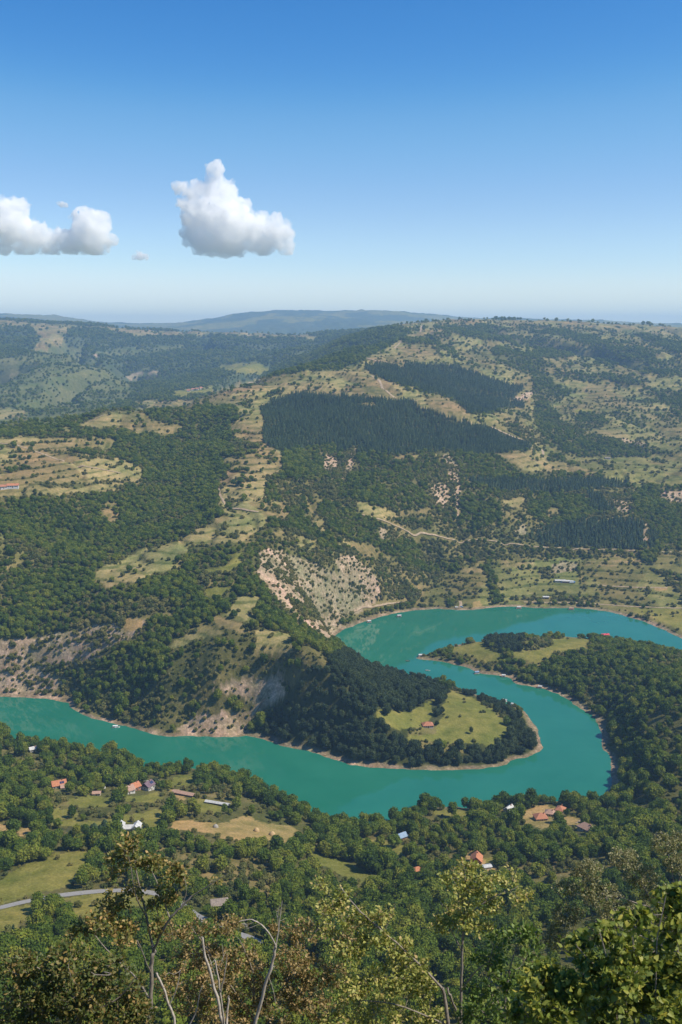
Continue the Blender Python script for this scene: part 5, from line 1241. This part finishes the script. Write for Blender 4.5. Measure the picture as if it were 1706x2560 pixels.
BT = "oak_sapling"
fg_tree("oak_tree", "tall olive-brown oak rising highest over the road, left of centre", 20.0,
  [([(370, 2680), (374, 2520), (379, 2420), (384, 2375)], .10, .07), ([(384, 2375), (372, 2320, .2), (358, 2250, .3), (345, 2200, .3), (335, 2140, .3), (330, 2095, .3)], .06, .015),
   ([(384, 2375), (405, 2330, -.2), (425, 2295, -.3), (455, 2265, -.3), (482, 2240, -.3)], .055, .03), ([(482, 2240, -.3), (520, 2215, -.4), (577, 2180, -.5)], .03, .006),
   ([(365, 2290, .2), (338, 2240, -.3), (330, 2180, -.4), (322, 2140, -.4)], .03, .01), ([(425, 2295, -.3), (402, 2230, .3), (387, 2190, .4), (362, 2150, .4)], .035, .01),
   ([(376, 2500), (340, 2440, .5), (290, 2400, .8), (230, 2330, 1.0)], .045, .012), ([(340, 2240, .2), (310, 2252, .2), (288, 2243, .3)], .02, .006), ([(380, 2440), (360, 2390, -.4), (343, 2350, -.6)], .025, .02), ([(455, 2265, -.3), (470, 2225, -.3), (455, 2170, -.2)], .02, .006)],
  [(325, 2112, 38, 28), (295, 2150, 34, 32), (345, 2150, 26, 26), (435, 2188, 40, 38), (388, 2160, 34, 30), (282, 2255, 42, 34), (335, 2225, 26, 26), (418, 2232, 36, 32), (255, 2300, 55, 32), (395, 2318, 34, 26), (310, 2330, 50, 34), (205, 2330, 45, 26), (275, 2195, 16, 14), (540, 2205, 14, 10), (385, 2265, 22, 20)],
  .088, m_lA, 21, m_barkf, 3.6)
fg_tree("oak_tree", "dark leafy oak filling the lower left corner", 16.0,
  [([(180, 2760), (190, 2600), (200, 2520)], .12, .07), ([(200, 2520), (150, 2450, .3), (60, 2400, .5)], .05, .012), ([(200, 2520), (240, 2450), (290, 2400)], .05, .012), ([(190, 2600), (90, 2540), (20, 2470)], .05, .012), ([(200, 2540), (300, 2500), (340, 2440)], .04, .01), ([(262, 2430, -.5), (285, 2437, -.6), (240, 2438, -.6), (228, 2430, -.6)], .02, .008)],
  [(55, 2410, 75, 38), (165, 2395, 60, 38), (275, 2430, 70, 45), (95, 2470, 95, 55), (210, 2480, 95, 60), (330, 2480, 45, 55), (40, 2530, 80, 50), (160, 2540, 90, 50), (290, 2540, 80, 50), (365, 2540, 40, 45)], .078, m_lB, 22, m_barkf, 3.6)
fg_tree("dead_tree", "leaning bare pale stem beside the tall oak's trunk", 18.0, [([(462, 2760), (447, 2600), (425, 2510), (392, 2432)], .075, .03), ([(425, 2510), (440, 2480), (452, 2425)], .025, .008), ([(447, 2600), (490, 2540), (500, 2480), (508, 2462)], .03, .008)], [(405, 2440, 22, 26), (460, 2470, 26, 36)], .16, m_lD, 23, m_barkd, 1.4, bare=True, twig=.007)
fg_tree("dead_tree", "bare pale tree with several upright stems at the bottom centre-left", 18.5, [([(568, 2760), (563, 2600), (545, 2500), (522, 2420), (506, 2342)], .085, .035), ([(563, 2580), (552, 2480, -.3), (538, 2400, -.3)], .05, .02), ([(552, 2480, -.3), (563, 2430, -.4), (569, 2385, -.4)], .03, .01), ([(566, 2620), (568, 2540, .3), (573, 2490, .3)], .06, .03), ([(538, 2440, -.3), (528, 2405, -.3), (520, 2385, -.3)], .02, .006), ([(545, 2420, -.3), (560, 2400, -.3), (556, 2360, -.3)], .015, .005)], [(515, 2360, 24, 26), (560, 2400, 24, 34), (540, 2480, 34, 40)], .16, m_lD, 24, m_barkd, 1.4, bare=True, twig=.007)
fg_tree("dead_tree", "bare pale tree with a branch arching left over the brown leaves", 17.5, [([(615, 2760), (632, 2590), (660, 2475), (686, 2390), (691, 2362)], .075, .04), ([(691, 2362), (698, 2310), (706, 2252)], .028, .008), ([(690, 2366), (676, 2335, -.2), (652, 2308, -.3), (628, 2297, -.3), (598, 2304, -.3)], .035, .01), ([(640, 2302, -.3), (622, 2312, -.3), (604, 2308, -.3)], .014, .005), ([(698, 2330), (694, 2290), (700, 2260)], .014, .005), ([(672, 2440), (684, 2475), (690, 2510)], .012, .005), ([(650, 2310, -.3), (630, 2318, -.3), (618, 2322, -.3)], .01, .004)], [(612, 2306, 26, 12), (704, 2280, 16, 30), (680, 2440, 26, 40)], .15, m_lD, 25, m_barkd, 1.6, bare=True, twig=.006)
fg_tree("hornbeam_tree", "rusty brown-leaved tree behind the bare pale stems", 21.0,
  [([(650, 2760), (640, 2620), (630, 2540)], .09, .06), ([(630, 2540), (560, 2440), (510, 2360), (480, 2320)], .04, .01), ([(630, 2540), (640, 2440), (600, 2350)], .04, .01), ([(630, 2560), (720, 2460), (770, 2350), (830, 2280)], .045, .01), ([(700, 2485), (790, 2440)], .03, .01)],
  [(500, 2325, 50, 26), (565, 2312, 55, 28), (470, 2395, 60, 34), (600, 2390, 55, 40), (540, 2450, 75, 48), (620, 2490, 70, 48), (725, 2400, 50, 48), (755, 2330, 55, 38), (785, 2430, 60, 50), (700, 2520, 80, 44), (820, 2270, 30, 26), (480, 2500, 60, 50), (560, 2540, 80, 40), (800, 2520, 60, 40), (690, 2330, 30, 24), (860, 2360, 40, 40), (740, 2470, 60, 50), (650, 2440, 50, 40), (440, 2330, 40, 26), (430, 2460, 50, 40), (520, 2390, 50, 36), (840, 2440, 40, 40), (880, 2310, 26, 20)], .072, m_lD, 26, m_barkf, 2.3)
fg_tree("hazel_tree", "spreading yellow-green tree with mottled leaves at the bottom centre", 15.0,
  [([(1100, 2780), (1110, 2640), (1120, 2540), (1105, 2470)], .07, .05), ([(1105, 2470), (1040, 2400), (960, 2330), (890, 2270), (850, 2215)], .04, .01), ([(1040, 2400), (980, 2440), (900, 2460)], .03, .01), ([(1110, 2560), (1000, 2510), (900, 2500)], .03, .01), ([(960, 2330), (980, 2290), (990, 2260)], .02, .008)],
  [(803, 2212, 26, 16), (850, 2232, 24, 22), (830, 2268, 48, 30), (890, 2298, 48, 30), (958, 2286, 40, 22), (930, 2345, 55, 32), (1000, 2378, 55, 40), (870, 2385, 48, 40), (980, 2445, 65, 46), (1055, 2465, 50, 48), (880, 2470, 65, 42), (930, 2530, 100, 36), (1045, 2415, 40, 30), (1060, 2540, 60, 34), (820, 2330, 30, 26), (840, 2545, 50, 30)], .066, m_lE, 27, m_barkf, 3.0)
fg_tree("hazel_tree", "upright yellow-green tree reaching below the orange gabled house", 16.0,
  [([(1150, 2780), (1152, 2600), (1153, 2480), (1156, 2380), (1160, 2300), (1165, 2220), (1160, 2165)], .075, .012), ([(1156, 2380), (1120, 2310), (1105, 2260)], .025, .008), ([(1160, 2300), (1215, 2250), (1290, 2220)], .028, .008), ([(1162, 2260), (1140, 2210), (1125, 2190)], .02, .007), ([(1153, 2480), (1185, 2430, -.3), (1235, 2395, -.4)], .03, .01), ([(1152, 2560), (1130, 2500, -.4), (1118, 2470, -.4)], .04, .03)],
  [(1160, 2168, 32, 22), (1128, 2198, 36, 26), (1210, 2200, 42, 26), (1268, 2195, 42, 18), (1305, 2238, 36, 18), (1170, 2238, 46, 30), (1128, 2268, 38, 24), (1232, 2258, 48, 26), (1160, 2305, 46, 30), (1102, 2315, 30, 30), (1208, 2318, 36, 22), (1180, 2180, 30, 20)], .066, m_lE, 28, m_barkf, 3.0)
fg_tree("ash_sapling", "fresh green sapling between the yellow-green tree and lilac", 14.0,
  [([(1255, 2780), (1258, 2640), (1262, 2540), (1270, 2440), (1300, 2340)], .045, .01), ([(1262, 2540), (1215, 2440), (1235, 2360)], .025, .008), ([(1258, 2600), (1200, 2520)], .025, .008)],
  [(1300, 2318, 40, 28), (1255, 2350, 45, 28), (1330, 2345, 32, 30), (1222, 2398, 42, 30), (1205, 2490, 52, 42), (1260, 2450, 50, 46), (1240, 2535, 60, 36), (1180, 2540, 40, 36), (1330, 2400, 40, 36)], .075, m_lF, 29, m_barkf, 3.0)
fg_tree("pear_tree", "sparse grey-olive tree reaching up the right edge", 24.0,
  [([(1745, 2780), (1730, 2560), (1700, 2400), (1680, 2320)], .11, .07), ([(1680, 2320), (1630, 2250), (1565, 2150)], .045, .01), ([(1680, 2320), (1690, 2220), (1665, 2110)], .045, .01), ([(1630, 2270), (1540, 2240), (1450, 2180)], .04, .01), ([(1690, 2380), (1560, 2320), (1430, 2290)], .04, .01), ([(1690, 2220), (1720, 2150), (1730, 2100)], .03, .01), ([(1540, 2240), (1480, 2250), (1410, 2220)], .02, .007)],
  [(1660, 2108, 40, 28), (1690, 2158, 34, 34), (1560, 2148, 46, 30), (1602, 2190, 56, 36), (1468, 2180, 46, 36), (1500, 2235, 64, 32), (1640, 2240, 50, 32), (1418, 2220, 40, 22), (1420, 2285, 50, 34), (1550, 2285, 70, 34), (1700, 2100, 30, 30), (1520, 2330, 80, 36), (1390, 2340, 40, 40), (1660, 2300, 50, 30)], .052, m_lG, 30, m_barkf, 3.0, twig=.012)
fg_tree("lilac_bush", "glossy heart-leaved lilac bush filling the lower right corner", 8.6,
  [([(1560, 2900), (1555, 2700), (1545, 2560), (1530, 2440), (1500, 2330)], .022, .007), ([(1620, 2900), (1630, 2700), (1640, 2500), (1640, 2360), (1665, 2240)], .022, .007), ([(1480, 2900), (1460, 2700), (1430, 2540), (1380, 2440)], .02, .007), ([(1700, 2900), (1700, 2700), (1710, 2480), (1705, 2330)], .02, .007), ([(1400, 2900), (1380, 2700), (1330, 2560), (1300, 2500)], .018, .006), ([(1545, 2560), (1590, 2450), (1580, 2330)], .015, .006), ([(1530, 2440), (1470, 2400), (1440, 2360)], .012, .005)],
  [(1662, 2255, 44, 34), (1585, 2305, 55, 28), (1692, 2330, 45, 48), (1505, 2330, 46, 28), (1448, 2368, 46, 30), (1600, 2385, 75, 46), (1475, 2435, 75, 46), (1362, 2440, 48, 44), (1640, 2475, 85, 55), (1520, 2525, 95, 46), (1385, 2535, 75, 40), (1300, 2530, 46, 36), (1690, 2420, 50, 50), (1680, 2550, 60, 40), (1320, 2470, 30, 30), (1700, 2260, 30, 60), (1560, 2460, 60, 50), (1420, 2480, 60, 50)], 0.057, m_lH, 31, m_barkf, 4.2, 9, "bush", True, 290, .006, .7)

# ------------------------------------------------------------------ clouds
from mathutils import noise as mnoise
m_cloud = bpy.data.materials.new("cloud"); m_cloud.use_nodes = True
n, l = m_cloud.node_tree.nodes, m_cloud.node_tree.links; n.remove(n["Principled BSDF"])
pv = n.new("ShaderNodeVolumePrincipled"); pv.inputs["Color"].default_value = (1, 1, 1, 1); pv.inputs["Anisotropy"].default_value = 0.0; pv.inputs["Density"].default_value = .035
tc = n.new("ShaderNodeTexCoord"); nz = noise_node(n, l, tc.outputs["Object"], .011, 6, .66)
mr = n.new("ShaderNodeMapRange"); mr.inputs[1].default_value = .36; mr.inputs[2].default_value = .60; mr.inputs[3].default_value = 0.0; mr.inputs[4].default_value = .021
l.new(nz, mr.inputs[0]); l.new(mr.outputs[0], pv.inputs["Density"])
l.new(pv.outputs[0], n["Material Output"].inputs["Volume"])
m_cloud.cycles.volume_step_rate = .12

m_puff = m_cloud.copy(); m_puff.name = 'cloud_puff'; m_puff.node_tree.nodes['Map Range'].inputs[4].default_value = .045; m_puff.node_tree.nodes['Noise Texture'].inputs['Scale'].default_value = .035; m_puff.cycles.volume_step_rate = .3

def cloud(label, D, blobs, seed, voxel=9.0, sub=14, rough=1.0, mm=None):
    r = np.random.default_rng(seed); mpp = D / F; A = Acc(); c0 = at(blobs[0][0], blobs[0][1], D)
    for (px, py, rp) in blobs:
        c_ = at(px, py, D + r.uniform(-.3, .3) * rp * mpp); R_ = rp * mpp * .92
        V, Fc = ICO2; A.add((c_ - c0 + V * R_, Fc))
        for _ in range(sub):
            d_ = unit(r.normal(size=3) + np.array([0, 0, .35])); q = R_ * r.uniform(.18, .42); c2 = c_ + d_ * R_ * .88
            V, Fc = ICO1; A.add((c2 - c0 + V * q, Fc))
            for _ in range(5):
                d3 = unit(r.normal(size=3) + d_); V, Fc = ICO1; A.add((c2 + d3 * q * .9 - c0 + V * q * r.uniform(.25, .45), Fc))
    V, Fc = A.out(); tmp = bpy.data.objects.new("vapour", mesh_np("vapour", V, Fc)); COL.objects.link(tmp)
    md = tmp.modifiers.new("skin", 'REMESH'); md.mode = 'VOXEL'; md.voxel_size = voxel
    me = bpy.data.meshes.new_from_object(tmp.evaluated_get(bpy.context.evaluated_depsgraph_get())); bpy.data.objects.remove(tmp)
    me.name = "cloud"; co = np.empty(len(me.vertices) * 3, np.float32); me.vertices.foreach_get("co", co); co = co.reshape(-1, 3)
    no = np.empty(len(me.vertices) * 3, np.float32); me.vertices.foreach_get("normal", no); no = no.reshape(-1, 3)
    dsp = np.array([mnoise.turbulence(Vector(p) / (voxel * 9), 5, True, noise_basis='PERLIN_ORIGINAL', amplitude_scale=.62, frequency_scale=2.1) for p in co.tolist()])[:, None]
    co = co + no * (dsp - .55) * voxel * 4.2 * rough; me.vertices.foreach_set("co", co.astype(np.float32).ravel())
    zb = np.percentile(co[:, 2], 7); co[:, 2] = np.where(co[:, 2] < zb, zb + (co[:, 2] - zb) * .35, co[:, 2]); me.vertices.foreach_set("co", co.astype(np.float32).ravel())
    me.materials.clear(); me.materials.append(mm or m_cloud); me.update()
    return tag(link("cloud", me, None, c0), label, "cloud", "small fair-weather clouds")
cloud("tall white cumulus cloud with a knob on top, middle of the sky", 9000, [(570, 570, 75), (540, 425, 24), (538, 455, 26), (530, 490, 42), (490, 480, 32), (450, 470, 20), (565, 480, 34), (500, 540, 55), (520, 600, 50), (580, 600, 48), (640, 575, 45), (690, 585, 42), (655, 610, 36), (715, 615, 26), (610, 555, 40), (480, 590, 30), (690, 550, 22)], 1)
cloud("wide low white cumulus cloud at the left edge", 11000, [(225, 585, 52), (205, 540, 26), (250, 560, 34), (275, 600, 20), (180, 610, 34), (130, 610, 30), (80, 590, 40), (30, 565, 52), (45, 525, 30), (10, 525, 34), (-60, 560, 70), (60, 620, 26), (235, 615, 30), (10, 610, 30), (-110, 590, 60), (110, 585, 26), (150, 590, 22)], 2)
cloud("tiny wisp of cloud above the left cloud", 8200, [(155, 511, 9), (165, 513, 7), (146, 508, 5)], 3, 3.0, 5, .6, m_puff)
cloud("small flat puff of cloud between the two big clouds", 7600, [(350, 640, 13), (366, 643, 9), (336, 644, 8)], 4, 3.5, 6, .6, m_puff)
# ------------------------------------------------------------------ haze: the air between the viewpoint and the far range
m_air = bpy.data.materials.new("air"); m_air.use_nodes = True
n, l = m_air.node_tree.nodes, m_air.node_tree.links
n.remove(n["Principled BSDF"])
pv = n.new("ShaderNodeVolumePrincipled")
pv.inputs["Color"].default_value = (.40, .66, 1.0, 1); pv.inputs["Density"].default_value = 8.6e-5; pv.inputs["Anisotropy"].default_value = 0.1
l.new(pv.outputs[0], n["Material Output"].inputs["Volume"])
zt = max(float(GZ.max()) + 30, H + 60); zb = float(GZ.min()) - 1.0
bx = np.array([(sx, sy, sz) for sz in (zb, zt) for sx, sy in ((-22500, -400), (22500, -400), (22500, 19500), (-22500, 19500))])
tag(link("haze", mesh_np("haze", bx, np.array([[0, 3, 2, 1], [4, 5, 6, 7], [0, 1, 5, 4], [1, 2, 6, 5], [2, 3, 7, 6], [3, 0, 4, 7]]), [m_air])), "pale blue summer haze over the valley", None, None, "stuff")
